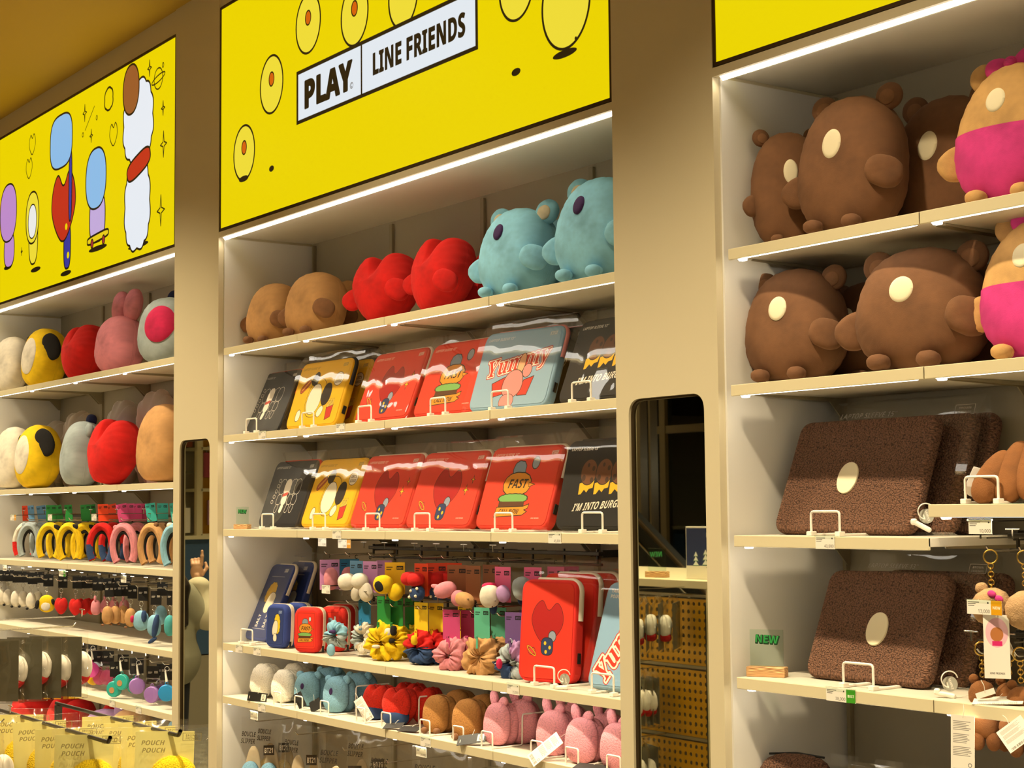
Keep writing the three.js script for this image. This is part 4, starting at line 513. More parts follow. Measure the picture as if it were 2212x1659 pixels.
redClip('red plush clip with dotted navy body on an orange card, frontmost', 1.247, -0.12, 0.1); redClip('red plush clip on an orange card, turned aside behind the front one', 1.246, -0.18, 0.8); redClip('red plush clip on an orange card behind the pink plush', 1.283, -0.22, 0.3);
clip('pink plush clip with ears hanging before an orange card', 1.458, -0.12, 'brown', 0.5, [['head', 0.075, 0.05, 0.045, M.pinkSm, -0.03, -0.09, 0.3], ['ear', 0.04, 0.016, 0.014, M.pinkSm, -0.068, -0.082, -0.2], ['body', 0.045, 0.05, 0.04, M.pinkSm, 0.015, -0.115]]);
clip('tan egg shaped plush clip on a brown card', 1.546, -0.12, 'brown', 0.12, [['body', 0.07, 0.045, 0.045, M.tan, -0.01, -0.118, -0.35]]);
clip('tan plush clip on a brown card in shade behind the front tan one', 1.527, -0.20, 'brown', 0.2, [['body', 0.06, 0.05, 0.045, M.tan, 0, -0.12, 0.4]]);
const wc = clip('white and pink plush clip with lilac body on a pink card', 1.705, -0.12, 'pink', 0.12, [['head', 0.066, 0.07, 0.05, M.whitePl, -0.028, -0.10], ['snout', 0.045, 0.02, 0.04, M.snout, -0.036, -0.07, 0.1], ['body', 0.042, 0.052, 0.035, M.lilac, 0.024, -0.092, 0.4], ['tuft', 0.024, 0.04, 0.02, M.denim, -0.03, -0.135]]);
clip('grey plush clip with navy tuft on a tilted pink card', 1.803, -0.16, 'pink', 0.2, [['head', 0.06, 0.07, 0.05, M.grey, -0.018, -0.075, 0.2], ['tuft', 0.024, 0.05, 0.03, M.denim, -0.026, -0.1, -0.2]]);
clip('white plush clip on a pink card in shade above the tablet pouches', 1.824, -0.23, 'pink', 0.15, [['body', 0.05, 0.06, 0.04, M.whitePl, 0, -0.10]]);
clip('plush clip with bare pink card farthest along the upper hooks', 1.833, -0.265, 'rose', 0.8, [['body', 0.03, 0.04, 0.03, M.grey, 0, -0.10]]);
// scrunchies
function scrunchieGeo(R, r, seed, a0 = 0, a1 = Math.PI * 2) { const g = new THREE.TorusGeometry(R, r, 14, 64, a1 - a0); g.rotateZ(a0); const P = g.attributes.position; for (let i = 0; i < P.count; i++) { const x = P.getX(i), y = P.getY(i), z = P.getZ(i), t = Math.atan2(y, x), c = [Math.cos(t) * R, Math.sin(t) * R], dx = x - c[0], dy = y - c[1], k = 1 + 0.17 * Math.sin(t * 13 + seed + Math.sin(t * 3 + seed) * 2.5 + z * 60) + 0.75 * PN.noise(x * 38 + seed, y * 38, z * 38) + 0.3 * PN.noise(x * 95, y * 95, z * 95 + seed); P.setXYZ(i, c[0] + dx * k, c[1] + dy * k, z * k); } g.computeVertexNormals(); return g; }
const SCR = 'scrunchies on coloured cards';
function scrunchie(label, p, col, ry, mats, o = {}) { // p: ring centre
  const t = thing('scrunchie', label, 'scrunchie', SCR, p, ry, 0, o.rz ?? 0), R = o.R ?? 0.032, r = o.r ?? 0.021, n = mats.length;
  mats.forEach((m, i) => part(t, 'cloth_ring', scrunchieGeo(R, r, (o.seed ?? 1) + i, i / n * 6.2832, (i + 1) / n * 6.2832 + (n > 1 ? 0.1 : 0)), m));
  if (col) { card(t, 0.062, 0.092, cardOf(CARD[col]), [o.cx ?? 0, R + r + 0.042, -0.004], [0, 0, o.rz ? -o.rz : 0]); part(t, 'card_strap', box(0.012, 0.04, 0.0015), cardOf(CARD[col]), [o.cx ?? 0, R + 0.012, r * 0.9]); }
  for (const [m, x, y, w, h] of o.bits ?? []) part(t, 'ornament', eg(w, h, 0.02, x * 99), m, [x, y, r + 0.008]);
}
scrunchie('pale blue scrunchie with a dark oval hanging beside the red zip cases', [0.7691, 1.268, -0.075], null, 0.5, [M.skyPl, M.grey], { R: 0.026, r: 0.018, seed: 2, bits: [[M.purple, 0.0, 0.012, 0.024, 0.012], [M.skyPl, -0.006, -0.05, 0.03, 0.04]] });
scrunchie('white and grey scrunchie on a blue card, leftmost on the lower hooks', [0.8786, 1.262, -0.12], 'blue', 0.2, [M.whitePl, M.grey, M.whitePl], { R: 0.034, r: 0.018, seed: 3 });
scrunchie('big yellow scrunchie with white trim on a green card', [1.04, 1.258, -0.10], 'green', 0.25, [M.yellow], { R: 0.036, r: 0.026, seed: 4, bits: [[M.whitePl, 0.0, -0.012, 0.03, 0.012]] });
scrunchie('yellow scrunchie with white and black ornaments on a green card', [1.079, 1.262, -0.125], 'green', 0.2, [M.yellow, M.yellow], { R: 0.032, r: 0.022, seed: 5, bits: [[M.whitePl, -0.004, 0.03, 0.03, 0.03], [M.blackPl, 0.022, 0.038, 0.024, 0.034], [M.blackPl, 0.014, 0.004, 0.022, 0.016]] });
scrunchie('yellow scrunchie in shade behind, beside the red and navy ones', [1.064, 1.258, -0.195], 'green', 0.3, [M.yellow], { seed: 6 });
scrunchie('red and navy scrunchie with yellow oval, the front one', [1.239, 1.252, -0.12], 'lemon', 0.2, [M.red, M.denim], { R: 0.034, r: 0.022, seed: 7, bits: [[M.yellow, 0.004, 0.026, 0.024, 0.032]] });
scrunchie('red and navy scrunchie with yellow oval, behind the front one', [1.259, 1.252, -0.165], 'lemon', 0.3, [M.red, M.denim], { seed: 8, bits: [[M.yellow, -0.004, 0.02, 0.022, 0.026]] });
scrunchie('pink scrunchie on a rose card at the front of the lower hooks', [1.449, 1.243, -0.10], 'rose', 0.45, [M.pinkSm], { R: 0.032, r: 0.02, seed: 9 });
scrunchie('red scrunchie on a lemon card in shade behind the pink ones', [1.366, 1.255, -0.205], 'lemon', 0.2, [M.red], { seed: 10 });
scrunchie('pink scrunchie in shade behind, beside the tan one', [1.477, 1.243, -0.15], 'rose', 0.5, [M.pinkSm], { seed: 11, R: 0.028 });
scrunchie('tan scrunchie on a mint card at the front of the lower hooks', [1.617, 1.248, -0.10], 'mint', 0.25, [M.tan], { R: 0.036, r: 0.025, seed: 12 });
scrunchie('tan scrunchie on a mint card in shade behind the front tan one', [1.597, 1.252, -0.175], 'mint', 0.25, [M.tan], { seed: 13 });
scrunchie('grey scrunchie with lilac, pink and navy pieces on a purple card', [1.776, 1.245, -0.105], 'purple', 0.35, [M.lilac, M.grey, M.denim, M.grey], { R: 0.036, r: 0.021, seed: 14, bits: [[M.snout, -0.03, -0.004, 0.016, 0.03]] });
scrunchie('lilac and grey scrunchie on a purple card in shade by the tablet pouches', [1.736, 1.25, -0.185], 'purple', 0.3, [M.lilac, M.grey], { seed: 15 });

// ---------- furry pouches on the fifth shelf ----------
const S5 = 0.998, FP = 'small furry pouches on the fifth shelf';
function furPouch(label, px, z, w, h, mat, o = {}) {
  const t = thing('furry_pouch', label, 'pouch', FP, [px, S5, z], o.ry ?? 0.35, o.rx ?? -0.1, o.rz ?? 0), out = o.out ?? egg(w, h, 2.5, 0.05, 48), d = o.d ?? 0.032;
  part(t, 'front_half', pillow(out, d, { m: 9, pucker: 0.02, seed: o.seed ?? 1, back: 0.6 }), mat, [0, h / 2, 0]); part(t, 'back_half', pillow(out, d * 0.9, { m: 8, pucker: 0.02, seed: 3, back: 1 }), mat, [0, h / 2, -d * 1.1]);
  part(t, 'zip', tube(out.filter((_, i) => i > 4 && i < 22).map(([x, y]) => [x * 1.005, y * 1.005, 0]), 0.0022, 30, 5), mat, [0, h / 2, -d * 0.55]);
  for (const [x, y, ew, eh, rz] of o.ears ?? []) part(t, 'ear', eg(ew, eh, 0.02, x * 9), mat, [x, y, -0.004], [0, 0, rz]);
  if (o.lower) part(t, 'lower_part', pillow(egg(w * 0.86, h * 0.42, 2.4, 0, 32), d * 1.02, { m: 7 }), o.lower, [0, h * 0.2, 0.002]); if (o.dot) part(t, 'oval_patch', patchGeo(out, d, 0, h * 0.08, w * 0.07, h * 0.09, 0.003, 3, 20), o.dot, [0, h / 2, 0]);
  for (const q of o.feet ? [-1, 1] : []) part(t, 'foot', eg(w * 0.22, h * 0.16, 0.022, q), o.feet, [q * w * 0.26, h * 0.07, d * 0.8]);
}
const cl1 = (w, h) => cloudOutline(w, h, 11, 0.05, 72), hr1 = (w, h) => heart(w, h, 60, 0.2);
furPouch('white cloud edged furry pouch at the left end, propped on a black tag', 0.1406, -0.10, 0.105, 0.125, M.shWhite, { out: cl1(0.105, 0.125), rz: -0.12, seed: 1 });
furPouch('white cloud edged furry pouch second from the left, behind a wire divider', 0.3445, -0.085, 0.10, 0.12, M.shWhite, { out: cl1(0.10, 0.12), rz: -0.08, seed: 2 });
furPouch('white furry pouch in shade behind the front white ones', 0.2095, -0.20, 0.105, 0.125, M.shWhite, { out: cl1(0.105, 0.125), seed: 3 });
const bEars = (w, h) => [[-w * 0.4, h * 0.9, 0.03, 0.03, 0.3], [w * 0.36, h * 0.92, 0.03, 0.03, -0.3]];
furPouch('blue furry pouch with two ears, the left one of the front blue pair', 0.4988, -0.105, 0.11, 0.12, M.shBlue, { ears: bEars(0.11, 0.12), dot: M.purple, seed: 4 });
furPouch('blue furry pouch with two ears, the right one of the front blue pair', 0.7351, -0.09, 0.105, 0.125, M.shBlue, { ears: bEars(0.105, 0.125), dot: M.purple, seed: 5 });
furPouch('blue furry pouch in shade behind the left blue one', 0.4379, -0.22, 0.11, 0.125, M.shBlue, { ears: bEars(0.11, 0.125), seed: 6 });
furPouch('blue furry pouch in shade behind, next to the red ones', 0.6818, -0.205, 0.11, 0.125, M.shBlue, { ears: bEars(0.11, 0.125), seed: 7 });
furPouch('red heart furry pouch with navy lower part, left one of the front red pair', 0.973, -0.11, 0.10, 0.125, M.shRed, { out: hr1(0.105, 0.125), lower: M.denim, seed: 8 });
furPouch('red heart furry pouch with navy lower part, right one of the front red pair', 1.143, -0.085, 0.105, 0.13, M.shRed, { out: hr1(0.11, 0.13), lower: M.denim, seed: 9 });
furPouch('red furry pouch in shade behind the right red one', 1.022, -0.20, 0.11, 0.13, M.shRed, { out: hr1(0.11, 0.13), seed: 10 });
furPouch('red furry pouch in shade behind, beside the tan ones', 1.165, -0.17, 0.11, 0.13, M.shRed, { out: hr1(0.11, 0.13), seed: 11 });
furPouch('tan furry pouch with dark feet, left one of the tan pair', 1.382, -0.085, 0.095, 0.118, M.shTan, { feet: M.tanDark, seed: 12, ry: 0.3 });
furPouch('tan furry pouch with dark feet, right one of the tan pair', 1.564, -0.08, 0.10, 0.122, M.shTan, { feet: M.tanDark, seed: 13, ry: 0.45 });
furPouch('tan furry pouch in shade behind the left tan one', 1.323, -0.20, 0.10, 0.12, M.shTan, { seed: 14 });
furPouch('tan furry pouch in shade behind the right tan one', 1.482, -0.19, 0.10, 0.12, M.shTan, { seed: 15 });
const pEars = (w, h) => [[-w * 0.26, h * 1.08, 0.028, 0.05, 0.3], [w * 0.14, h * 1.01, 0.03, 0.034, -0.7]];
furPouch('pink furry pouch with one upright ear, leftmost of the front pink row', 1.716, -0.085, 0.095, 0.125, M.shPink, { ears: pEars(0.095, 0.125), seed: 16, ry: 0.2 });
furPouch('pink furry pouch turned away behind the leftmost pink one', 1.738, -0.16, 0.10, 0.13, M.shPink, { ears: pEars(0.10, 0.13), seed: 17, ry: 0.7 });
furPouch('pink furry pouch with a white care tag, second in the front pink row', 1.986, -0.09, 0.105, 0.128, M.shPink, { ears: pEars(0.105, 0.128), seed: 18, ry: 0.4 });
furPouch('pink furry pouch in shade behind the one with the care tag', 1.913, -0.19, 0.105, 0.128, M.shPink, { ears: pEars(0.105, 0.128), seed: 19 });
furPouch('pink furry pouch third in the front pink row, behind a wire divider', 2.142, -0.07, 0.10, 0.125, M.shPink, { ears: pEars(0.10, 0.125), seed: 20, ry: 0.35 });
furPouch('pink furry pouch in shade behind the third pink one', 2.12, -0.165, 0.10, 0.125, M.shPink, { ears: pEars(0.10, 0.125), seed: 21 });
furPouch('pink furry pouch cut off by the column at the end of the front row', 2.293, -0.07, 0.10, 0.125, M.shPink, { ears: pEars(0.10, 0.125), seed: 22, ry: 0.2 });
const divGeo = [tube([[-0.028, 0.002, 0], [-0.028, 0.042, 0], [-0.023, 0.047, 0], [0.023, 0.047, 0], [0.028, 0.042, 0], [0.028, 0.002, 0]], 0.0026, 36, 7), tube([[0.028, 0.003, 0], [0.028, 0.003, -0.1], [0.028, 0.008, -0.106], [0.028, 0.085, -0.108], [0.028, 0.092, -0.114], [0.028, 0.092, -0.24]], 0.0026, 40, 7)];
[[0.4165, 'second white pouch'], [0.5784, 'left blue pouch'], [0.7658, 'right blue pouch'], [1.011, 'left red pouch'], [1.173, 'right red pouch'], [1.406, 'left tan pouch'], [1.593, 'right tan pouch'], [1.745, 'leftmost pink pouch'], [1.992, 'second pink pouch'], [2.153, 'third pink pouch'], [2.333, 'last pink pouch']].forEach(([x, w]) => { const t = thing('wire_divider', `white wire divider in front of the ${w} on the fifth shelf`, 'display stand', 'wire dividers on the fifth shelf', [x, S5, -0.03]); part(t, 'front_loop', divGeo[0], M.wire); part(t, 'side_rail', divGeo[1], M.wire); });
const careTex = canvasTex(128, 300, (g, W, H) => { g.fillStyle = '#eee6d6'; g.fillRect(0, 0, W, H); g.fillStyle = 'rgba(60,55,48,0.65)'; const r = rng(3); for (let b = 0; b < 3; b++) for (let i = 0; i < 6; i++) g.fillRect(12, 28 + b * 62 + i * 8, 70 + r() * 34, 3); for (let i = 0; i < 22; i++) g.fillRect(14 + i * 4.6, 258, 1 + r() * 3, 30); g.beginPath(); g.ellipse(104, 238, 9, 9, 0, 0, 6.3); g.lineWidth = 3; g.strokeStyle = '#555'; g.stroke(); });
const careM = std(0xffffff, 0.6, { map: careTex });
const logoTag = std(0xffffff, 0.5, { map: canvasTex(160, 90, (g) => { g.fillStyle = '#14130f'; g.fillRect(0, 0, 160, 90); g.fillStyle = '#ddd2bd'; g.fillRect(112, 12, 38, 62); g.save(); g.translate(131, 70); g.rotate(-1.57); g.fillStyle = '#14130f'; g.font = FONT(22); g.fillText('BT21', 2, 8, 54); g.restore(); g.fillStyle = '#ddd2bd'; g.fillRect(14, 40, 4, 26); }) });
function swing(label, p, w, h, m, r, group = 'swing tags of the furry pouches') { const t = thing('swing_tag', label, 'tag', group, p, r[1], r[0], r[2]); part(t, 'tag_card', box(w, h, 0.0014), m); part(t, 'tag_string', tube([[0, h / 2 - 0.004, 0.001], [0.004, h / 2 + 0.01, 0.003], [0.0, h / 2 + 0.022, -0.004]], 0.0006, 10, 4), M.white); }
swing('black tag with white logo under the leftmost white pouch', [0.2581, S5 + 0.016, -0.03], 0.085, 0.034, logoTag, [-0.25, 0.5, -0.06]); swing('plain black tag standing beside the leftmost white pouch', [-0.049, S5 + 0.022, -0.11], 0.06, 0.04, M.black, [-0.3, -0.5, 0.3]);
swing('black and blue tag leaning on the left blue pouch', [0.551, S5 + 0.03, -0.05], 0.03, 0.055, M.black, [-0.2, 0.7, 0.5]); swing('dark tag leaning between the two blue pouches', [0.6598, S5 + 0.022, -0.052], 0.045, 0.04, M.black, [-0.3, 0.4, 0.5]);
swing('cream paper care tag leaning against the left red pouch', [1.001, S5 + 0.04, -0.048], 0.034, 0.085, careM, [-0.15, 0.6, 0.62]); swing('dark grey tag lying in front of the right red pouch', [1.224, S5 + 0.012, -0.028], 0.07, 0.03, M.black, [-1.1, 0.3, 0.2]); swing('black tag lying between the red and tan pouches', [1.309, S5 + 0.010, -0.035], 0.08, 0.035, M.black, [-1.25, 0.2, 0.1]);
swing('black tag with white logo lying between the tan and pink pouches', [1.665, S5 + 0.018, -0.03], 0.09, 0.04, logoTag, [-0.9, 0.45, 0.25]); swing('white care tag with small print leaning on the second pink pouch', [2.044, S5 + 0.032, -0.020], 0.045, 0.105, careM, [-0.55, 0.35, -0.75]); swing('black and pink tag lying at the end of the pink row', [2.245, S5 + 0.008, -0.024], 0.10, 0.034, M.black, [-1.3, 0.3, 0.0]);

// ---------- price tags ----------
const priceTex = (price, side, sc) => canvasTex(side ? 260 : 180, 90, (g, W, H) => { g.fillStyle = '#efe8da'; g.fillRect(0, 0, W, H); g.fillStyle = '#3a352c'; g.font = FONT(13, 'normal'); for (let i = 0; i < 3; i++) g.fillRect(8, 12 + i * 11, [84, 58, 48][i], 4); g.beginPath(); g.ellipse(158, 16, 6, 6, 0, 0, 6.3); g.fill(); g.font = FONT(30, 'normal'); g.textAlign = 'right'; g.fillText(price, 172, 80); if (side) { g.fillStyle = sc; g.fillRect(180, 0, 80, 90); g.fillStyle = '#f4efdc'; g.textAlign = 'center'; g.font = FONT(26); g.fillText(side, 220, 54, 70); } });
const PT = {}; function priceTag(label, x, y, z, price, o = {}) {
  const k = price + (o.side ?? ''); PT[k] ??= std(0xffffff, 0.4, { map: priceTex(price, o.side, o.sc) }); const w = (o.side ? 0.087 : 0.058) * (o.s ?? 1), h = 0.029 * (o.s ?? 1);
  const t = thing('price_tag', label, 'price tag', o.group ?? 'shelf edge price tags', [x, y, z], 0); part(t, 'tag_face', box(w, h, 0.0012), PT[k]); part(t, 'tag_holder', rbox(w + 0.003, 0.004, 0.006, 0.001, 1), M.acryl, [0, h / 2, 0.001]); if (o.back) part(t, 'tag_arm', box(0.003, 0.003, o.back), M.steel, [0, h / 2 - 0.003, -o.back / 2]);
}
const lip = (Y) => Y - 0.0135, LZ = -0.0105;
priceTag('price tag on the shelf edge under the upper black cloud sleeve', 0.3315, lip(S2), LZ, '45,000'); priceTag('price tag on the shelf edge under the upper yellow sleeves', 0.9139, lip(S2), LZ, '45,000');
priceTag('price tag on the shelf edge between the lower yellow and heart sleeves', 0.8872, lip(S3), LZ, '45,000'); priceTag('price tag reading 45,000 under the lower FAST and INTO BURGERS sleeves', 2.112, lip(S3), LZ, '45,000');
priceTag('price tag on the fourth shelf edge under the tall navy pouch', 0.1447, lip(S4), LZ, '35,000'); priceTag('price tag on the fourth shelf edge, second one, under the small navy case', 0.2938, lip(S4), LZ, '29,000'); priceTag('price tag reading 35,000 on the fourth shelf edge under the red tablet pouch', 1.907, lip(S4), LZ, '35,000');
priceTag('price tag on the fifth shelf edge under the white furry pouches', 0.3319, lip(S5), LZ, '29,000'); priceTag('price tag on the fifth shelf edge under the tan furry pouches', 1.44, lip(S5), LZ, '29,000');
priceTag('price tag hanging below the fifth shelf under the white pouches', 0.2321, 0.944, -0.03, '29,000', { back: 0.2 }); priceTag('price tag hanging below the fifth shelf under the tan pouches', 1.384, 0.945, -0.03, '29,000', { back: 0.2 });
priceTag('price tag hanging under the lower sleeve shelf, the plain white one', 0.6594, 1.584, -0.08, '9,000', { back: 0.2 }); priceTag('price tag with orange end hanging under the lower sleeve shelf', 0.817, 1.580, -0.08, '9,000', { side: 'NEW', sc: '#dc9a20', back: 0.2 }); priceTag('price tag hanging above the red zip cases', 0.6858, 1.420, -0.08, '9,000', { back: 0.2 });
priceTag('price tag reading 40,000 on the shelf edge under the larger shaggy sleeve', 3.126, lip(1.627), LZ, '40,000'); priceTag('price tag with green BEST end under the smaller shaggy sleeve', 3.162, lip(1.29), LZ, '38,000', { side: 'BEST', sc: '#3f9a22' });
priceTag('hanging price tag reading 10,000 under the short shelf of the right bay', 3.549, 1.650, -0.02, '10,000', { back: 0.25 }); priceTag('hanging price tag with orange NEW end among the furry keychains', 3.553, 1.487, -0.02, '13,000', { side: 'NEW', sc: '#e0a012', back: 0.25 });
for (const [i, x] of [-2.492, -1.956, -1.382, -0.4831].entries()) priceTag(`price tag hanging over the plush headbands, ${ORD[i]} along the row`, x, 1.672, -0.03, '15,000', { back: 0.3, side: i ? undefined : 'NEW', sc: '#dc9a20' });
priceTag('price tag with green end hanging over the white keychains', -1.779, 1.41, -0.03, '9,000', { side: 'BEST', sc: '#3f9a22', back: 0.3 }); priceTag('price tag hanging over the red and tan keychains', -1.029, 1.405, -0.03, '9,000', { back: 0.3 }); priceTag('price tag hanging over the first white keychains at the picture edge', -2.614, 1.415, -0.03, '9,000', { back: 0.3 });
priceTag('price tag on the shelf edge under the teal round cases', -1.097, lip(0.881), LZ, '12,000'); priceTag('price tag on the shelf edge under the purple round cases', -0.8049, lip(0.881), LZ, '12,000');

// ---------- acrylic signs reading NEW ----------
const newTex = canvasTex(256, 200, (g, W, H) => { g.clearRect(0, 0, W, H); g.save(); g.translate(128, 92); g.transform(1, 0.04, -0.08, 1, 0, 0); g.font = FONT(84); g.textAlign = 'center'; g.lineJoin = 'round'; g.lineWidth = 14; g.strokeStyle = '#123a1c'; g.strokeText('NEW', 5, 6, 216); g.fillStyle = '#2b9a48'; g.fillText('NEW', 0, 0, 216); g.restore(); });
const newM = std(0xffffff, 0.5, { map: newTex, transparent: true, side: THREE.DoubleSide });
function newSign(label, p, ry, s = 1) { const t = thing('acrylic_sign', label, 'sign', 'small signs reading NEW', p, ry); t.scale.setScalar(s); part(t, 'wood_base', rbox(0.095, 0.024, 0.032, 0.002, 1), M.wood, [0, 0.012, 0]); part(t, 'clear_plate', rbox(0.082, 0.088, 0.006, 0.001, 1), M.acryl, [0, 0.068, 0]); part(t, 'lettering', new THREE.PlaneGeometry(0.078, 0.061), newM, [0, 0.078, 0.0036]); }
newSign('clear acrylic sign reading NEW on a wood base beside the shaggy sleeve', [2.866, 1.29, -0.075], 0.5); newSign('small clear acrylic sign reading NEW at the left end of the lower sleeve shelf', [0.0789, 1.627, -0.055], 0.35, 0.75);

// ---------- bagged slippers below the fifth shelf ----------
const slipTex = canvasTex(320, 400, (g, W, H) => { g.clearRect(0, 0, W, H); g.fillStyle = '#2a2118'; g.font = FONT(30, 'italic bold'); g.fillText('BOUCLE', 30, 84); g.fillText('SLIPPER', 26, 116); g.save(); g.translate(214, 120); g.rotate(-0.06); g.fillStyle = '#2a2118'; g.fillRect(0, 0, 86, 44); g.fillStyle = '#e8dcc4'; g.font = FONT(32); g.fillText('BT21', 6, 34, 74); g.restore(); });
const slipM = std(0xffffff, 0.5, { map: slipTex, transparent: true });
function limpBag(w, h, seed, amp = 0.012) { const g = new THREE.BoxGeometry(w, h, 0.03, 22, 26, 1), P = g.attributes.position; for (let i = 0; i < P.count; i++) { const x = P.getX(i), y = P.getY(i), z = P.getZ(i), top = cl((y / h - 0.30) / 0.2), e = Math.max(0, 1 - (Math.abs(x) / (w / 2)) ** 6), b = 1.5 * e * (1 - top); P.setXYZ(i, x, y, Math.sign(z) * 0.0012 + z * b + amp * e * (PN.noise(x * 14 + seed, y * 9, seed) + Math.sign(z) * 0.4 * PN.noise(x * 30, y * 30 + seed, seed))); } g.computeVertexNormals(); return g.translate(0, -h / 2, 0); }
function slipperBag(label, p, ry, mat, seed, w = 0.2) { // hangs from its top edge
  const t = thing('slipper_bag', label, 'slipper bag', 'clear bags of fluffy slippers', p, ry, -0.05), h = 0.36; part(t, 'clear_bag', limpBag(w, h, seed), M.film, [0, 0.012, 0]); part(t, 'bag_print', new THREE.PlaneGeometry(w * 0.96, h * 0.9), slipM, [0, -h * 0.42, 0.026]);
  for (const q of [-1, 1]) { part(t, 'slipper_sole', pillow(egg(0.075, 0.24, 2.3, 0.08, 36), 0.012, { m: 5 }), M.sole, [q * 0.043, -0.215, -0.012]); part(t, 'slipper_upper', pillow(egg(0.088, 0.17, 2.3, 0, 32), 0.03, { m: 7, seed }), mat, [q * 0.043, -0.235, 0.004]); }
}
M.sole = felt(0xb9a888);
const furYellow = sherpa(0xe0b41c, 0.002), furBlue = sherpa(0x7fb0cc, 0.002), furCream = sherpa(0xe8cf8e, 0.002);
slipperBag('clear bag with pale blue fluffy slippers under the fifth shelf', [0.156, 0.912, -0.10], 0.45, furBlue, 1, 0.19); slipperBag('clear bag of slippers behind the pale blue one', [0.05, 0.899, -0.22], 0.35, furCream, 2, 0.2); slipperBag('clear bag with yellow fluffy slippers, second hook from the pale blue ones', [0.481, 0.915, -0.11], 0.3, furYellow, 3, 0.2);
slipperBag('clear bag with creamy yellow slippers and a dark logo, widest in view', [0.827, 0.922, -0.075], 0.42, furYellow, 4, 0.215); slipperBag('clear bag of slippers in shade behind the widest bag', [0.784, 0.927, -0.2], 0.35, furCream, 5, 0.2); slipperBag('clear bag with pink slippers below the red furry pouches', [1.136, 0.931, -0.085], 0.4, M.shPink, 6, 0.2); slipperBag('crumpled clear bag of slippers below the tan furry pouches', [1.441, 0.948, -0.07], 0.42, furCream, 7, 0.22); slipperBag('clear bag of slippers below the pink furry pouches, mostly out of frame', [1.753, 0.95, -0.07], 0.42, M.shPink, 8, 0.22);
[0.1985, 0.5252, 0.8609, 1.145, 1.405].forEach((x, i) => peg(x, [0.918, 0.905, 0.888, 0.882, 0.878][i], -0.05, `steel hook holding the slipper bags, ${ORD[i]} along the row under the fifth shelf`, 'hooks of the slipper bags', { T: 0, len: 0.28 }));

// ---------- left bay: headbands, keychains, round cases ----------
function bandGeo(R, r, sq = 1.6, th = 0.78) { const pts = []; for (let i = 0; i <= 26; i++) { const a = -th + (Math.PI + 2 * th) * i / 26; pts.push(V(Math.cos(a) * R, Math.sin(a) * R * sq, 0)); } const g = new THREE.TubeGeometry(new THREE.CatmullRomCurve3(pts), 44, r, 10), P = g.attributes.position; for (let i = 0; i < P.count; i++) { const y = P.getY(i), k = 0.62 + 0.38 * cl((y + R * 0.9) / (R * 1.2)); const s = Math.floor(i / 11), c = pts[0].clone().lerp(pts[0], 0); P.setZ(i, P.getZ(i) * k); } g.computeVertexNormals(); return g; }
const bandOut = bandGeo(0.056, 0.019), bandIn = bandGeo(0.041, 0.008), HB3 = 'plush headbands in the left bay';
function headband(label, px, z, mat, col, ry, bits = [], o = {}) { const t = thing('headband', label, 'headband', HB3, [px, 1.541, z], ry, 0, Math.sin(px * 37) * 0.06); part(t, 'plush_band', bandOut, mat, [0, 0, 0]); part(t, 'black_lining', bandIn, M.blackPl, [0, -0.002, 0]); for (const [n, x, y, w, h, d, m, rz = 0] of bits) part(t, n, eg(w, h, d, x * 50 + 3), m, [x, y * 1.16, 0.006], [0, 0, rz]); if (o.lower) for (const q of [-1, 1]) part(t, 'lower_band', tube([[q * 0.057, 0.006, 0], [q * 0.053, -0.035, 0], [q * 0.042, -0.062, 0]], 0.0185, 14, 10), o.lower); card(t, 0.05, 0.078, cardOf(CARD[col]), [0.0, 0.152, 0], [0.1, Math.sin(px * 53) * 0.3, 0.05 + Math.sin(px * 91) * 0.06]); if (o.tent) card(t, 0.05, 0.078, cardOf(CARD[col]), [0.014, 0.152, -0.024], [0, 0.5, -0.03]); }
const blkEar = [['floppy_ear', 0.038, 0.072, 0.042, 0.026, 0.022, M.blackPl, -0.3]], rEar = (m) => [['ear', -0.034, 0.078, 0.026, 0.03, 0.018, m, 0.3], ['ear', 0.03, 0.08, 0.026, 0.03, 0.018, m, -0.3]];
headband('white and orange plush headband at the start of the row, behind the grey one', -2.557, -0.12, M.whitePl, 'orange', 0.75, [], { lower: M.red }); headband('grey plush headband with two ears at the start of the row', -2.4, -0.085, M.grey, 'sky', 0.6, rEar(M.grey)); headband('grey plush headband in shade behind the first grey one', -2.466, -0.17, M.grey, 'sky', 0.6, rEar(M.grey));
headband('yellow plush headband with black ear, frontmost of the first yellow group', -2.097, -0.08, M.yellow, 'green', 0.65, blkEar); headband('yellow plush headband behind the first yellow one', -2.184, -0.16, M.yellow, 'green', 0.65, blkEar); headband('yellow plush headband with black ear, frontmost of the second yellow group', -1.818, -0.08, M.yellow, 'green', 0.65, blkEar); headband('yellow plush headband second in the second yellow group', -1.762, -0.13, M.yellow, 'green', 0.65, blkEar); headband('yellow plush headband in shade, last of the yellow ones', -1.864, -0.2, M.yellow, 'green', 0.65, blkEar);
headband('red plush headband with navy lower ends, the front one', -1.417, -0.08, M.red, 'orange', 0.7, [], { lower: M.denim }); headband('red plush headband with navy lower ends behind the front one', -1.5, -0.17, M.red, 'orange', 0.7, [], { lower: M.denim }); headband('pink plush headband at the front under a tent shaped pink card', -1.149, -0.08, M.pinkSm, 'rose', 0.55, [['ear', -0.036, 0.076, 0.024, 0.022, 0.018, M.pinkSm]], { tent: 1 }); headband('pink plush headband behind the front pink one', -1.183, -0.155, M.pinkSm, 'rose', 0.55, [], { tent: 1 });
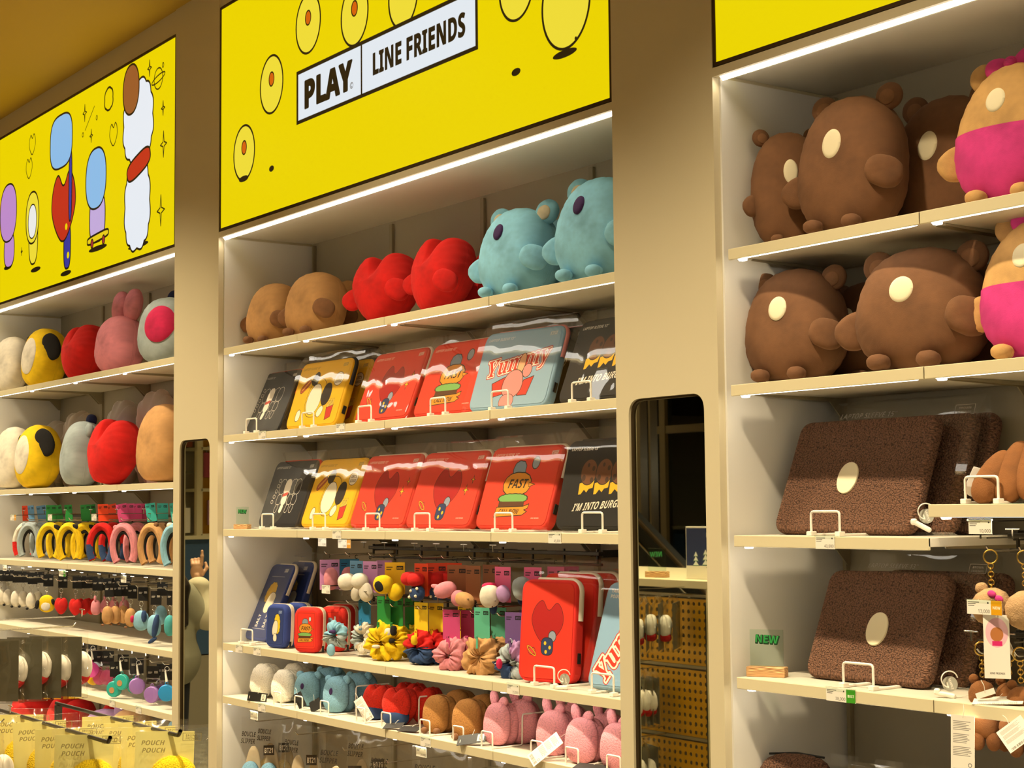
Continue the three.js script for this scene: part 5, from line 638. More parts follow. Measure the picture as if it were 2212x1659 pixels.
headband('tan plush headband with small brown tufts at the front', -0.8274, -0.075, M.tan, 'teal', 0.5, [['tuft', 0.03, 0.084, 0.022, 0.022, 0.018, M.tanDark]]); headband('tan plush headband behind the front tan one', -0.9066, -0.15, M.tan, 'teal', 0.5, [['tuft', 0.03, 0.084, 0.022, 0.022, 0.018, M.tanDark]]); headband('pale blue plush headband cut off by the column at the row end', -0.61, -0.085, M.skyPl, 'teal', 0.5, [['ear', -0.02, 0.082, 0.03, 0.03, 0.02, M.whitePl]]);
rail(-2.84, -0.5, 1.664, -0.33, 'dark steel rail over the plush headbands in the left bay'); rail(-2.84, -0.5, 1.385, -0.33, 'dark steel rail over the plush keychains in the left bay'); rail(-2.84, -0.5, 1.085, -0.33, 'dark steel rail over the round cases in the left bay');
[-2.36, -2.058, -1.774, -1.448, -1.134, -0.8357].forEach((x, i) => peg(x, 1.66, -0.06, `chrome peg hook over the plush headbands, ${ORD[i]} along the row`, 'peg hooks of the left bay', { len: 0.27 }));
const KC = 'plush keychains in the left bay';
const kcRing = new THREE.TorusGeometry(0.011, 0.0012, 6, 20), kcChain = merge([0, 1, 2].map((i) => mv(new THREE.TorusGeometry(0.004, 0.001, 5, 10), 0, -0.006 - i * 0.0062, 0, 0, i % 2 * 1.57, 0)));
function keychain(label, px, z, mat, o = {}) { const t = thing('plush_keychain', label, 'keychain', o.group ?? KC, [px, o.y ?? 1.335, z], o.ry ?? 0.3), w = o.w ?? 0.058, h = o.h ?? 0.082, d = o.d ?? 0.02; part(t, 'split_ring', kcRing, M.chrome, [0, -0.012, 0]); part(t, 'chain', kcChain, M.chrome, [0, -0.022, 0]); part(t, 'body', pillow(o.out ?? egg(w, h, 2.3, 0.08, 32), d, { m: 7, seed: o.seed ?? 1, lump: 0.03 }), mat, [0, -0.040 - h / 2, 0]); card(t, 0.052, 0.058, cardM.black, [0.004, 0.030, -0.006], [0, 0.1, 0]);
  for (const [n, x, y, bw, bh, bd, m, rz = 0] of o.bits ?? []) part(t, n, eg(bw, bh, bd, x * 70), m, [x, -0.040 - h / 2 + y, o.bz ?? d * 0.8], [0, 0, rz]); }
[-2.876, -2.832, -2.647, -2.621, -2.413, -2.513].forEach((x, i) => keychain(`white plush keychain, ${ORD[i]} from the picture edge, on a black card`, x, [-.1, -.12, -.1, -.13, -.1, -.17][i], M.whitePl, { seed: i, w: 0.05, ry: 0.7, bits: [['foot', -0.012, -0.04, 0.014, 0.012, 0.012, M.blackPl]] }));
keychain('yellow plush keychain with black ears and cream oval, facing out', -2.099, -0.07, M.yellow, { w: 0.082, h: 0.084, ry: 0.7, bits: [['cream_oval', 0.004, -0.012, 0.05, 0.042, 0.012, M.whitePl], ['floppy_ear', -0.042, -0.004, 0.02, 0.044, 0.018, M.blackPl, -0.2], ['floppy_ear', 0.044, 0.01, 0.016, 0.03, 0.018, M.blackPl, 0.3]], bz: 0.016 });
[[-1.9, -0.07, 'first'], [-1.764, -0.09, 'second'], [-1.768, -0.13, 'third'], [-1.772, -0.17, 'fourth']].forEach(([x, z, n], i) => keychain(`red heart plush keychain, ${n} from the yellow one`, x, z, M.red, { out: heart(0.07, 0.086, 48), seed: i, ry: 0.5 }));
[[-1.504, -0.09, 'first'], [-1.514, -0.14, 'second'], [-1.488, -0.17, 'third'], [-1.44, -0.2, 'fourth']].forEach(([x, z, n], i) => keychain(`pink plush keychain with small ears, ${n} from the red hearts`, x, z, M.pinkSm, { w: 0.045, h: 0.07, seed: i, ry: 0.6, bits: [['ear', 0.006, 0.042, 0.012, 0.026, 0.01, M.pinkSm]] }));
[[-1.261, -0.05, 'first'], [-1.27, -0.09, 'second'], [-1.264, -0.125, 'third'], [-1.045, -0.07, 'fourth']].forEach(([x, z, n], i) => keychain(`tan plush keychain, ${n} from the pink ones`, x, z, M.tan, { y: 1.318, w: 0.052, h: 0.08, seed: i, ry: 0.4, bits: [['foot', -0.012, -0.042, 0.014, 0.01, 0.012, M.tanDark]] }));
keychain('light blue plush keychain with a navy tuft, the wide one', -0.9027, -0.06, M.skyPl, { y: 1.315, w: 0.08, h: 0.085, ry: 0.4, bits: [['snout', -0.036, 0.006, 0.014, 0.03, 0.02, M.snout], ['tuft', 0.032, 0.02, 0.024, 0.05, 0.02, M.denim]] }); keychain('pale blue plush keychain with a long navy mane hanging lowest', -0.7403, -0.05, M.skyPl, { y: 1.305, w: 0.062, h: 0.09, ry: 0.5, bits: [['mane', 0.02, 0.0, 0.026, 0.10, 0.024, M.denim, -0.2], ['tail', 0.004, -0.06, 0.05, 0.016, 0.014, M.denim, 0.5]] }); keychain('blue plush keychain in shade behind the two blue ones', -0.8599, -0.13, M.skyPl, { ry: 0.5 }); keychain('teal plush keychain cut off by the column', -0.5927, -0.055, M.teal, { y: 1.31, w: 0.045, h: 0.085 });
[-2.538, -2.335, -2.114, -1.914, -1.723, -1.527, -1.312, -1.128, -0.9306, -0.7812, -0.6274].forEach((x, i) => peg(x, 1.372, -0.05, `chrome peg hook over the plush keychains, ${ORD[i]} along the row`, 'peg hooks of the left bay', { len: 0.27 }));
const RC = 'round plastic cases in the left bay'; const discGeo = [new THREE.LatheGeometry([[0, -0.012], [0.03, -0.012], [0.034, -0.009], [0.035, 0], [0.034, 0.009], [0.03, 0.012], [0, 0.012]].map((p) => new THREE.Vector2(...p)), 36).rotateX(Math.PI / 2), new THREE.TorusGeometry(0.006, 0.0018, 6, 14)];
const gl = (c) => std(c, 0.25); const RM = { green: gl(0x2f9a5c), yellow: gl(0xf0c418), magenta: gl(0xd84ca0), teal: gl(0x38b0a4), purple: gl(0x9a72b8), blue: gl(0x2e90d0), rose: gl(0xd05a88) };
function roundCase(label, px, y, z, c, ry, o = {}) { const t = thing('round_case', label, 'case', RC, [px, y, z], ry); part(t, 'case', discGeo[0], RM[c]); part(t, 'hanging_loop', discGeo[1], RM[c], [0, 0.039, 0]); if (o.dot) part(t, 'round_badge', cyl(0.013, 0.002, 20).rotateX(Math.PI / 2), M.tan, [-0.004, -0.004, 0.013]); card(t, 0.056, 0.066, cardM.black, [0.0, 0.085, -0.008]); if (o.bag) part(t, 'clear_bag', limpBag(0.085, 0.13, px * 7, 0.008), M.clear, [0, 0.07, 0]); if (o.pin) { part(t, 'security_pin', mv(cyl(0.006, 0.045, 12, 0.003), 0, 0.07, 0.012, 0, 0, 0.15), M.white); part(t, 'pin_loop', new THREE.TorusGeometry(0.009, 0.001, 6, 18), M.white, [0.004, 0.1, 0.012]); } }
roundCase('green round case in a clear bag behind the dark pouches, nearest the picture edge', -2.079, 0.955, -0.15, 'green', 0.9, { bag: 1 }); roundCase('green round case in a clear bag, second of the green ones', -1.917, 0.955, -0.12, 'green', 0.8, { bag: 1 }); roundCase('yellow round case hanging edge on, the highest yellow one', -1.681, 0.985, -0.08, 'yellow', 1.35, { pin: 1 }); roundCase('yellow round case in a bag, hanging low behind the magenta one', -1.716, 0.948, -0.12, 'yellow', 0.9, { bag: 1 }); roundCase('magenta round case hanging edge on under a white security pin', -1.502, 0.978, -0.07, 'magenta', 1.4, { pin: 1 }); roundCase('yellow round case hanging edge on beside the magenta one', -1.546, 0.938, -0.10, 'yellow', 1.2); roundCase('rose round case in a crumpled clear bag', -1.517, 0.94, -0.12, 'rose', 0.8, { bag: 1 });
roundCase('magenta round case in a clear bag beside the teal ones', -1.484, 0.942, -0.14, 'rose', 0.7, { bag: 1 }); roundCase('teal round case with a round tan badge, the upper one', -1.098, 0.957, -0.055, 'teal', 0.6, { dot: 1, pin: 1 }); roundCase('teal round case with a round tan badge, the lower one', -1.162, 0.922, -0.045, 'teal', 0.6, { dot: 1 }); roundCase('teal round case in shade behind the lilac one', -1.114, 0.935, -0.12, 'teal', 0.7, { bag: 1 }); roundCase('lilac round case hanging edge on under a white security pin', -0.9428, 0.952, -0.06, 'purple', 1.3, { pin: 1 }); roundCase('purple round case in a clear bag near the column', -0.8167, 0.926, -0.075, 'purple', 0.7, { bag: 1 }); roundCase('purple round case behind, beside the column', -0.8316, 0.93, -0.125, 'purple', 0.7, { bag: 1 }); roundCase('blue round case under a white security pin by the column', -0.6303, 0.95, -0.06, 'blue', 0.9, { pin: 1 });
[-1.768, -1.647, -1.484, -1.206, -1.068, -0.9145, -0.766, -0.632].forEach((x, i) => peg(x, 1.066, -0.045, `chrome peg hook over the round cases, ${ORD[i]} along the row`, 'peg hooks of the left bay', { len: 0.28 }));

// ---------- right bay: furry keychains, tags, small shelf goods ----------
const SR = 1.697; { const t = thing('furry_mitten', 'brown furry mitten lying on the short shelf at the picture edge', 'mitten', null, [3.58, SR, -0.12], 0.5); for (const [x, y, w, h, rz] of [[-0.055, 0.055, 0.06, 0.13, -0.45], [-0.015, 0.065, 0.062, 0.145, -0.25], [0.03, 0.075, 0.075, 0.155, -0.15], [0.075, 0.07, 0.08, 0.14, 0.1]]) part(t, 'furry_pad', pillow(egg(w, h, 2.3, 0.15, 32), 0.032, { m: 8, seed: x * 40 }), M.furBrown, [x, y, 0.01 + Math.abs(x) * 0.1], [-0.5, 0, rz]); part(t, 'light_patch', eg(0.03, 0.018, 0.01), M.cream, [0.035, 0.128, 0.02], [-0.9, 0, 0.3]); part(t, 'clear_liner', limpBag(0.07, 0.06, 3, 0.008), M.filmMilk, [-0.07, 0.07, -0.03], [-0.5, 0, -0.3]); }
stop(3.538, SR, 'white wire stop beside the brown furry mitten on the short shelf', 'wire stops in the right bay', 0.9);
rail(3.43, 4.6, 1.615, -0.27, 'grey steel hanging rail under the short shelf of the right bay'); rail(3.43, 4.6, 1.40, -0.27, 'grey steel hanging rail behind the brown furry keychains');
[[3.51, 1.598], [3.591, 1.598]].forEach(([x, y], i) => peg(x, y, -0.09, `chrome peg hook under the short shelf, ${['one with the bow keychain', 'one at the picture edge'][i]}`, 'peg hooks of the right bay', { len: 0.2 })); [[3.478, 1.385], [3.571, 1.385]].forEach(([x, y], i) => peg(x, y, -0.09, `chrome peg hook of the lower keychains, ${['holding the brown furry doll', 'at the picture edge'][i]}`, 'peg hooks of the right bay', { len: 0.2 }));
function furKey(label, px, y, z, mat, o) { const t = thing('furry_keychain', label, 'keychain', 'furry keychains on gold chains', [px, y, z], 0.5); part(t, 'gold_ring', new THREE.TorusGeometry(0.014, 0.0018, 8, 26), M.gold, [0, -0.010, 0], [0, 0.4, 0]); const n = o.links ?? 6; part(t, 'gold_chain', merge(Array.from({ length: n }, (_, i) => mv(new THREE.TorusGeometry(0.0056, 0.0014, 6, 12), 0, -0.029 - i * 0.0085, 0, 0, i % 2 * 1.57, 0))), M.gold); const cy = -0.03 - n * 0.0085; 
  for (const [nm, x, yy, zz, w, h, d, m, rz = 0] of o.bits) part(t, nm, pillow(egg(w, h, 2.1, 0.03, 36), d / 2, { m: 8, seed: x * 60 + w * 10, lump: 0.08, pucker: 0.08, pk: 12 }), m ?? mat, [x, cy + yy, zz], [0, 0, rz]); }
furKey('fluffy tan ball keychain with a pink bow on a gold chain', 3.529, 1.598, -0.075, M.furTan, { bits: [['fluffy_ball', 0, -0.032, 0, 0.082, 0.078, 0.075], ['ear', -0.02, 0.006, 0, 0.026, 0.024, 0.02], ['bow', 0.006, -0.004, 0.034, 0.018, 0.014, 0.012, M.magenta, -0.5], ['bow', 0.02, -0.014, 0.034, 0.018, 0.014, 0.012, M.magenta, -0.5], ['ribbon', 0.026, -0.10, 0.004, 0.012, 0.075, 0.006, M.whitePl, 0.45], ['ribbon', 0.01, -0.085, 0.004, 0.014, 0.04, 0.006, M.grey, 0.2]] });
furKey('fluffy tan ball keychain at the picture edge beside the bow one', 3.609, 1.598, -0.08, M.furTan, { bits: [['fluffy_ball', 0, -0.036, 0, 0.082, 0.08, 0.075]] });
const doll = (s) => [['head', 0, -0.03, 0.01, 0.055, 0.056, 0.05], ['ear', -0.018, 0.0, 0, 0.02, 0.02, 0.014], ['body', 0.004, -0.085, 0, 0.062, 0.075, 0.05], ['arm', -0.03, -0.08, 0.01, 0.028, 0.04, 0.028, null, -0.3], ['leg', -0.012, -0.125, 0.008, 0.03, 0.04, 0.032], ['leg', 0.02, -0.125, 0.008, 0.03, 0.04, 0.032]];
furKey('brown furry doll keychain hanging from a gold chain, standing foremost', 3.503, 1.408, -0.07, M.furBrown, { links: 5, bits: doll(1) }); furKey('brown furry doll keychain in shade behind the white hang tag', 3.508, 1.39, -0.15, M.furBrown, { links: 4, bits: doll(2) }); furKey('brown furry doll keychain beside the hang tag at the picture edge', 3.579, 1.40, -0.095, M.furBrown, { links: 5, bits: doll(3) });
const hangTex = canvasTex(120, 300, (g, W, H) => { g.fillStyle = '#efe8da'; g.fillRect(0, 0, W, H); oval(g, [62, 84], 52, 70, '#e9b8c4'); oval(g, [62, 92], 30, 34, '#b5703a'); g.fillStyle = '#d8266e'; g.fillRect(40, 124, 46, 22); g.fillStyle = '#3a342c'; g.font = FONT(13); g.textAlign = 'center'; g.fillText('LINE FRIENDS', 60, 280, 70); });
swing('white hang tag with a plain pink oval among the furry keychains', [3.569, 1.408, -0.035], 0.052, 0.128, std(0xffffff, 0.5, { map: hangTex }), [0, 0.45, 0], 'paper tags in the right bay'); swing('long white care tag hanging over the shelf edge in the right bay', [3.507, 1.205, 0.004], 0.050, 0.125, careM, [0, 0.3, -0.03], 'paper tags in the right bay'); swing('white paper slip lying on the shelf by the brown furry dolls', [3.557, 1.298, -0.05], 0.10, 0.04, careM, [-1.3, 0.3, 0.2], 'paper tags in the right bay'); swing('white paper slip hanging at the picture edge below the doll shelf', [3.644, 1.245, 0.012], 0.06, 0.05, careM, [-0.3, 0.3, 0.7], 'paper tags in the right bay'); swing('small cream ribbon tag on the foremost brown doll', [3.541, 1.312, -0.03], 0.04, 0.012, M.white, [0, 0.4, 0.35], 'paper tags in the right bay');
const sampTex = canvasTex(96, 96, (g) => { g.fillStyle = '#a9a79a'; g.fillRect(0, 0, 96, 96); g.fillStyle = '#efe9dc'; g.font = FONT(19); g.textAlign = 'center'; g.fillText('SAMPLE', 48, 48, 80); g.fillRect(32, 60, 32, 8); }), sampM = std(0xffffff, 0.4, { map: sampTex });
function sample(label, p, ry, rz = 0) { const t = thing('sample_tag', label, 'tag', 'sample tags with white security clips', p, ry); part(t, 'round_tag', (() => { const g = new THREE.CylinderGeometry(0.016, 0.016, 0.0014, 32); g.rotateX(Math.PI / 2); return g; })(), sampM, [0.012, 0.022, 0], [0, 0, 0.3]); part(t, 'cable_loop', new THREE.TorusGeometry(0.017, 0.0014, 6, 24, 4.4), M.wire, [0.012, 0.032, 0.004], [0, 0.4, 0.2]); part(t, 'security_clip', merge([mv(rbox(0.042, 0.011, 0.012, 0.005, 2), 0.004, 0.0, 0.006, 0, 0, rz), mv(rbox(0.014, 0.014, 0.013, 0.005, 2), -0.014, 0.004 - rz * 0.012, 0.006)]), M.white); }
sample('round grey sample tag with white clip beside the larger shaggy sleeve', [3.361, 1.65, -0.06], 0.5, -0.5); sample('round grey sample tag with white clip beside the smaller shaggy sleeve', [3.411, 1.297, -0.06], 0.5, -0.15); sample('round grey sample tag with white clip at the foot of the red tablet pouch', [2.094, 1.203, -0.04], 0.4, 0.05);
// below the lower shaggy sleeve: brown pouches and a honey bear
const S6 = 0.935; { const t = thing('shaggy_pouch', 'shaggy brown pouch at the bottom of the right bay, beside the slim pouches', 'pouch', null, [2.89, S6, -0.13], 0.4, -0.15); part(t, 'body', pillow(egg(0.19, 0.17, 3, 0.02), 0.04, { m: 10, seed: 3 }), M.shBrown, [0, 0.085, 0]); part(t, 'zip', tube([[-0.07, 0.165, 0], [0, 0.171, 0], [0.07, 0.165, 0]], 0.003, 16, 6), M.black); }
const slimTex = canvasTex(256, 200, (g, W, H) => { g.clearRect(0, 0, W, H); g.fillStyle = '#cfc2ae'; g.font = FONT(30); g.fillText('SLIM', 12, 46); g.fillText('POUCH', 12, 80); g.lineWidth = 3; g.strokeStyle = '#cfc2ae'; g.strokeRect(168, 58, 76, 36); g.font = FONT(14); g.fillText('BROWN', 178, 74, 56); g.fillText('FRIENDS', 178, 89, 56); }), slimM = std(0xffffff, 0.5, { map: slimTex, transparent: true });
[[3.178, -0.06, 0.02], [3.165, -0.10, 0.0], [3.15, -0.14, 0], [3.13, -0.18, 0], [2.891, -0.22, 0], [3.327, -0.08, 0], [3.312, -0.12, 0], [3.144, -0.25, 0]].forEach(([x, z], i) => { const t = thing('slim_pouch', `dark slim pouch in a clear bag, ${['frontmost with white lettering', 'second behind the lettered one', 'third behind the lettered one', 'fourth behind the lettered one', 'behind the shaggy pouch', 'front one next to the honey bear', 'behind the one next to the honey bear', 'standing at the very back'][i]}`, 'pouch', 'slim brown pouches in clear bags', [x, S6, z], 0.1, -0.12); part(t, 'body', slab(0.185, 0.125, 0.02, 0.015, 0.007), M.shBrown); part(t, 'clear_bag', wavyBag(0.21, 0.165, 0.03, i + 3, 0.003), M.clear); part(t, 'bag_print', new THREE.PlaneGeometry(0.19, 0.15), slimM, [0, 0.082, 0.017]); });
{ const w = 0.17, h = 0.185, t = plush({ name: 'plush_bear', label: 'small honey plush bear with pink bow at the bottom edge of the right bay', group: null, p: [3.537, S6, -0.12], w, h, d: w * 0.36, mat: M.furBrown, seed: 91, ry: 0.2, ears: bearEars(w, h).map((e) => ({ ...e, inner: null })), patch: [{ name: 'muzzle_patch', x: 0, y: h * 0.56, rx: w * 0.13, ry: h * 0.11, mat: M.cream }] }); for (const q of [-1, 1]) part(t, 'bow_loop', eg(0.05, 0.036, 0.026, q), M.magenta, [-0.03 + q * 0.024, h * 0.98, 0.02], [0, 0, q * 0.3]); }

// ---------- island display in the aisle (seen in the mirror, its bags also directly) ----------
const GX = 1.31, GZ = 1.31, GT = 1.425;
{ const t = thing('island_display', 'cream island display with yellow perforated panels, seen in the mirror of the column', 'display stand', null, [0, 0, 0]); const pm = std(0xc99410, 0.5);
  const W = 1.7, x0 = GX - W;
  part(t, 'top_board', rbox(W, 0.03, 0.78, 0.003, 1), M.shelf, [GX - W / 2, GT - 0.015, GZ + 0.37]); part(t, 'plinth', box(W - 0.04, 0.12, 0.7), M.shelf, [GX - W / 2, 0.06, GZ + 0.37]); part(t, 'end_panel', rbox(0.03, GT - 0.03, 0.76, 0.003, 1), M.shelf, [GX - 0.03, (GT - 0.03) / 2, GZ + 0.39]); part(t, 'end_panel', rbox(0.03, GT - 0.03, 0.76, 0.003, 1), M.shelf, [x0 + 0.03, (GT - 0.03) / 2, GZ + 0.39]);
  part(t, 'corner_post', rbox(0.045, GT - 0.03, 0.05, 0.003, 1), M.shelf, [GX - 0.023, (GT - 0.03) / 2, GZ + 0.02]); part(t, 'upright', rbox(0.016, GT - 0.09, 0.02, 0.002, 1), M.steel, [GX - 0.055, (GT - 0.09) / 2, GZ + 0.015]); part(t, 'back_panel', box(W - 0.08, GT - 0.1, 0.01), M.wall, [GX - W / 2, (GT - 0.1) / 2, GZ + 0.4]);
  const s = new THREE.Shape(); s.moveTo(0, 0); s.lineTo(0.76, 0); s.lineTo(0.76, 0.245); s.lineTo(0, 0.245); s.closePath(); for (let j = 0; j < 8; j++) for (let i = 0; i < 25; i++) { const h = new THREE.Path(); h.absarc(0.02 + i * 0.03 + (j % 2 ? 0 : -0.0), 0.018 + j * 0.03, 0.0078, 0, 6.2832, true); s.holes.push(h); }
  const pg = new THREE.ExtrudeGeometry(s, { depth: 0.002, bevelEnabled: false, curveSegments: 5 });
  for (let r = 0; r < 5; r++) for (let c = 0; c < 2; c++) part(t, 'perforated_panel', pg, pm, [GX - 0.83 - c * 0.78, 1.108 - r * 0.262, GZ + 0.03]);
  for (let r = 0; r < 5; r++) part(t, 'cross_rail', rbox(W - 0.1, 0.012, 0.02, 0.002, 1), M.post, [GX - W / 2, 1.366 - r * 0.262, GZ + 0.03]);
}
function scarfBag(label, p, ry, seed, big) { const t = thing('plush_bag', label, 'bagged toy', 'zip bags with white plush on the island display', p, ry, 0), w = big ?? 0.185, h = 0.20; part(t, 'clear_bag', limpBag(w, h, seed, 0.012), M.clear, [0, 0.012, 0]); part(t, 'black_card', box(w * 0.9, h * 0.84, 0.0015), std(0x57523f, 0.45), [-0.004, -0.10, 0.010]); part(t, 'white_plush', eg(0.075, 0.085, 0.046, seed), M.whitePl, [w * 0.3, -0.095 - seed % 3 * 0.006, -0.020]); part(t, 'red_scarf', eg(0.05, 0.03, 0.048, seed + 1), M.red, [w * 0.32, -0.132 - seed % 3 * 0.006, -0.022], [0, 0, 0.5]); }
[[1.16, 1.045], [1.155, 1.105], [1.16, 1.165], [1.165, 1.235]].forEach(([x, z], i) => scarfBag(`zip bag with dark card on the upper island hook, ${ORD[i]} from its tip`, [x, 1.362, z], 0.7 + i * 0.06, i + 1));
[[1.0, 1.19], [1.005, 1.225], [1.0, 1.26]].forEach(([x, z], i) => scarfBag(`mirrored zip bag with white plush, lower island hook, ${ORD[i]} from its tip`, [x, 1.075, z], 0.3, i + 11, 0.14)); [[1.0, 1.20], [1.0, 1.25]].forEach(([x, z], i) => scarfBag(`mirrored zip bag with white plush, lowest island hook, ${ORD[i]} from its tip`, [x, 0.825, z], 0.3, i + 21, 0.14));
[1.372, 1.095, 0.845].forEach((y, i) => { const t = peg(1.165, y, 1.0, `chrome peg hook of the island display, ${['highest', 'middle', 'lowest'][i]} of three`, 'island display hooks', { len: i ? 0.18 : 0.33 }); t.rotation.y = Math.PI; t.position.z = i ? 1.15 : 1.0; t.position.x = i ? 1.003 : 1.165; t.position.y = y; });
newSign('acrylic sign reading NEW standing on the island display, seen in the mirror', [0.92, GT, 1.37], Math.PI - 0.25);
{ const t = thing('poster_card', 'navy card with snowy fir trees standing on the island display, seen in the mirror', 'card', null, [1.18, GT, 1.37], Math.PI - 0.1); part(t, 'card_board', rbox(0.155, 0.195, 0.012, 0.001, 1), M.white, [0, 0.0985, 0]);
  const tx = canvasTex(180, 230, (g, W, H) => { g.fillStyle = '#1a2a5c'; g.fillRect(0, 0, W, H); g.fillStyle = '#ece6d4'; g.fillRect(0, 178, W, 52); g.strokeStyle = '#ece6d4'; g.lineWidth = 3; g.strokeRect(14, 22, 36, 20); g.fillStyle = '#ece6d4'; g.font = FONT(13); g.fillText('BT21', 18, 37, 28); for (const [x, y, s] of [[58, 100, 1.1], [36, 130, 0.8], [120, 110, 1]]) for (let i = 0; i < 3; i++) { path(g, [[x, y + i * 22 * s], [x + (14 + i * 4) * s, y + (26 + i * 22) * s], [x - (14 + i * 4) * s, y + (26 + i * 22) * s]], '#e9efe4'); g.fillStyle = '#3f6a4a'; g.fillRect(x - (12 + i * 4) * s, y + (22 + i * 22) * s, (24 + i * 8) * s, 4); } });
  part(t, 'print', new THREE.PlaneGeometry(0.14, 0.18), std(0xffffff, 0.5, { map: tx }), [0.004, 0.1, 0.0068]); }
// low rack with yellow pouches in the aisle
{ const t = thing('bag_rack', 'low steel rack in the aisle carrying the yellow pouch bags', 'rack', null, [0, 0, 0]); for (const z of [0.74, 0.95]) { part(t, 'rail', mv(cyl(0.006, 0.98, 12), 0.79, 1.055, z, 0, 0, Math.PI / 2), M.steel); part(t, 'rail_tip', tube([[1.27, 1.055, z], [1.30, 1.056, z], [1.315, 1.07, z]], 0.006, 10, 8), M.steel); for (const x of [0.32, 0.9]) part(t, 'leg', box(0.02, 1.05, 0.02), M.steel, [x, 0.525, z]); } for (const x of [0.32, 0.9]) { part(t, 'foot_bar', box(0.03, 0.02, 0.4), M.steel, [x, 0.01, 0.845]); part(t, 'cross_bar', box(0.018, 0.018, 0.21), M.steel, [x, 0.9, 0.845]); } }
const pouchTex = canvasTex(300, 360, (g, W, H) => { g.clearRect(0, 0, W, H); g.fillStyle = 'rgba(120,100,40,0.75)'; g.font = FONT(30, 'italic bold'); g.fillText('POUCH', 22, 70); g.fillText('POUCH', 26, 104); g.lineWidth = 3; g.strokeStyle = 'rgba(150,135,80,0.8)'; g.strokeRect(206, 16, 80, 34); g.font = FONT(14); g.fillText('BROWN', 218, 32, 56); g.fillText('FRIENDS', 218, 46, 56); }), pouchPM = std(0xffffff, 0.5, { map: pouchTex, transparent: true });
const yFur = sherpa(0xf2cf10, 0.002);
[[1.245, 0.74, 1.13, 0.215, 'nearest the mirror, frontmost'], [1.12, 0.74, 1.2, 0.2, 'second on the front rail'], [0.98, 0.74, 1.1, 0.2, 'third on the front rail'], [1.16, 0.95, 1.2, 0.21, 'first on the rear rail'], [0.98, 0.95, 1.25, 0.2, 'second on the rear rail'], [0.78, 0.95, 1.2, 0.2, 'third on the rear rail'], [0.58, 0.95, 1.2, 0.2, 'fourth on the rear rail'], [0.80, 0.74, 1.15, 0.2, 'fourth on the front rail']].forEach(([x, z, ry, w, what], i) => { const t = thing('yellow_pouch_bag', `clear bag with fluffy yellow pouch on the aisle rack, ${what}`, 'bag', 'yellow pouch bags on the aisle rack', [x, 1.058, z + 0.0], ry, 0, (i % 3 - 1) * 0.03), h = 0.27; part(t, 'clear_bag', limpBag(w, h, i + 41, 0.010), M.film, [0, 0.022, 0]); part(t, 'yellow_card', box(w * 0.78, h * 0.86, 0.0015), M.filmYellow, [-w * 0.07, -h * 0.42, -0.004]); part(t, 'fluffy_pouch', pillow(egg(w * 0.66, 0.14, 2.2, 0.05, 40), 0.03, { m: 8, seed: i, pucker: 0.06, pk: 17 }), yFur, [w * 0.06, -0.135, 0.008]); part(t, 'bag_print', new THREE.PlaneGeometry(w * 0.9, w * 1.05), pouchPM, [0, -w * 0.5 + 0.006, 0.026]); });

// ---------- the far side of the shop, seen in the mirrors ----------
{ const z = 4.9, fr = std(0x5a4a2c, 0.5); struct('wall_far_left', box(3.0, CEIL, 0.1), M.wall, [-4.95, CEIL / 2, z + 0.02]);
  const t = thing('shop_window', 'dark shop window in bronze frames, seen in the mirror between the bays', 'window', null, [0, 0, z]); for (const [x, w] of [[-3.40, 0.11], [-3.24, 0.02], [-3.10, 0.06], [-2.2, 0.06], [-1.3, 0.06], [0.5, 0.06], [2.3, 0.06]]) part(t, 'mullion', box(w, CEIL, 0.07), fr, [x, CEIL / 2, 0]); part(t, 'transom', box(5.6, 0.055, 0.06), fr, [-0.36, 2.24, 0]); part(t, 'sill', box(5.6, 0.12, 0.1), fr, [-0.36, 0.06, 0]);
  for (const [a, b] of [[-3.07, -2.23], [-2.17, -1.33], [-1.27, 0.47], [0.53, 2.27]]) for (const [c, d] of [[0.12, 2.21], [2.27, CEIL]]) part(t, 'pane', box(b - a, d - c, 0.008), M.glass, [(a + b) / 2, (c + d) / 2, 0]);
  const l = thing('tube_light', 'bright vertical tube light beyond the dark window, seen in the mirror', 'light', null, [-2.66, 1.98, 5.6]); part(l, 'tube', cyl(0.035, 0.56, 14), std(0xffffff, 0.5, { emissive: 0xfff0b0, emissiveIntensity: 2 })); part(l, 'cap', cyl(0.037, 0.02, 14), M.black, [0, 0.285, 0]); part(l, 'cap', cyl(0.037, 0.02, 14), M.black, [0, -0.285, 0]); const pl = new THREE.PointLight(WARM, 0.6); pl.position.set(-2.66, 1.98, 5.5); scene.add(pl);
  const e = thing('escalator_side', 'black escalator balustrade with pale handrail before the window, seen in the mirror', 'escalator', null, [0, 0, 4.0]); const q = new THREE.Shape(); q.moveTo(-3.3, 2.26); q.lineTo(0.0, -0.03 + 0.03); q.lineTo(-3.3, 0); q.closePath(); part(e, 'side_panel', new THREE.ExtrudeGeometry(q, { depth: 0.08, bevelEnabled: false }), M.black); const line = (off, r, m, n) => part(e, n, tube([[-3.3, 2.26 + off, -0.01], [-1.6, 1.08 + off, -0.01], [-0.05, 0.03 + off, -0.01]], r, 30, 8), m); line(0.02, 0.016, M.bronze, 'handrail'); line(-0.12, 0.008, M.chrome, 'trim_line');
}
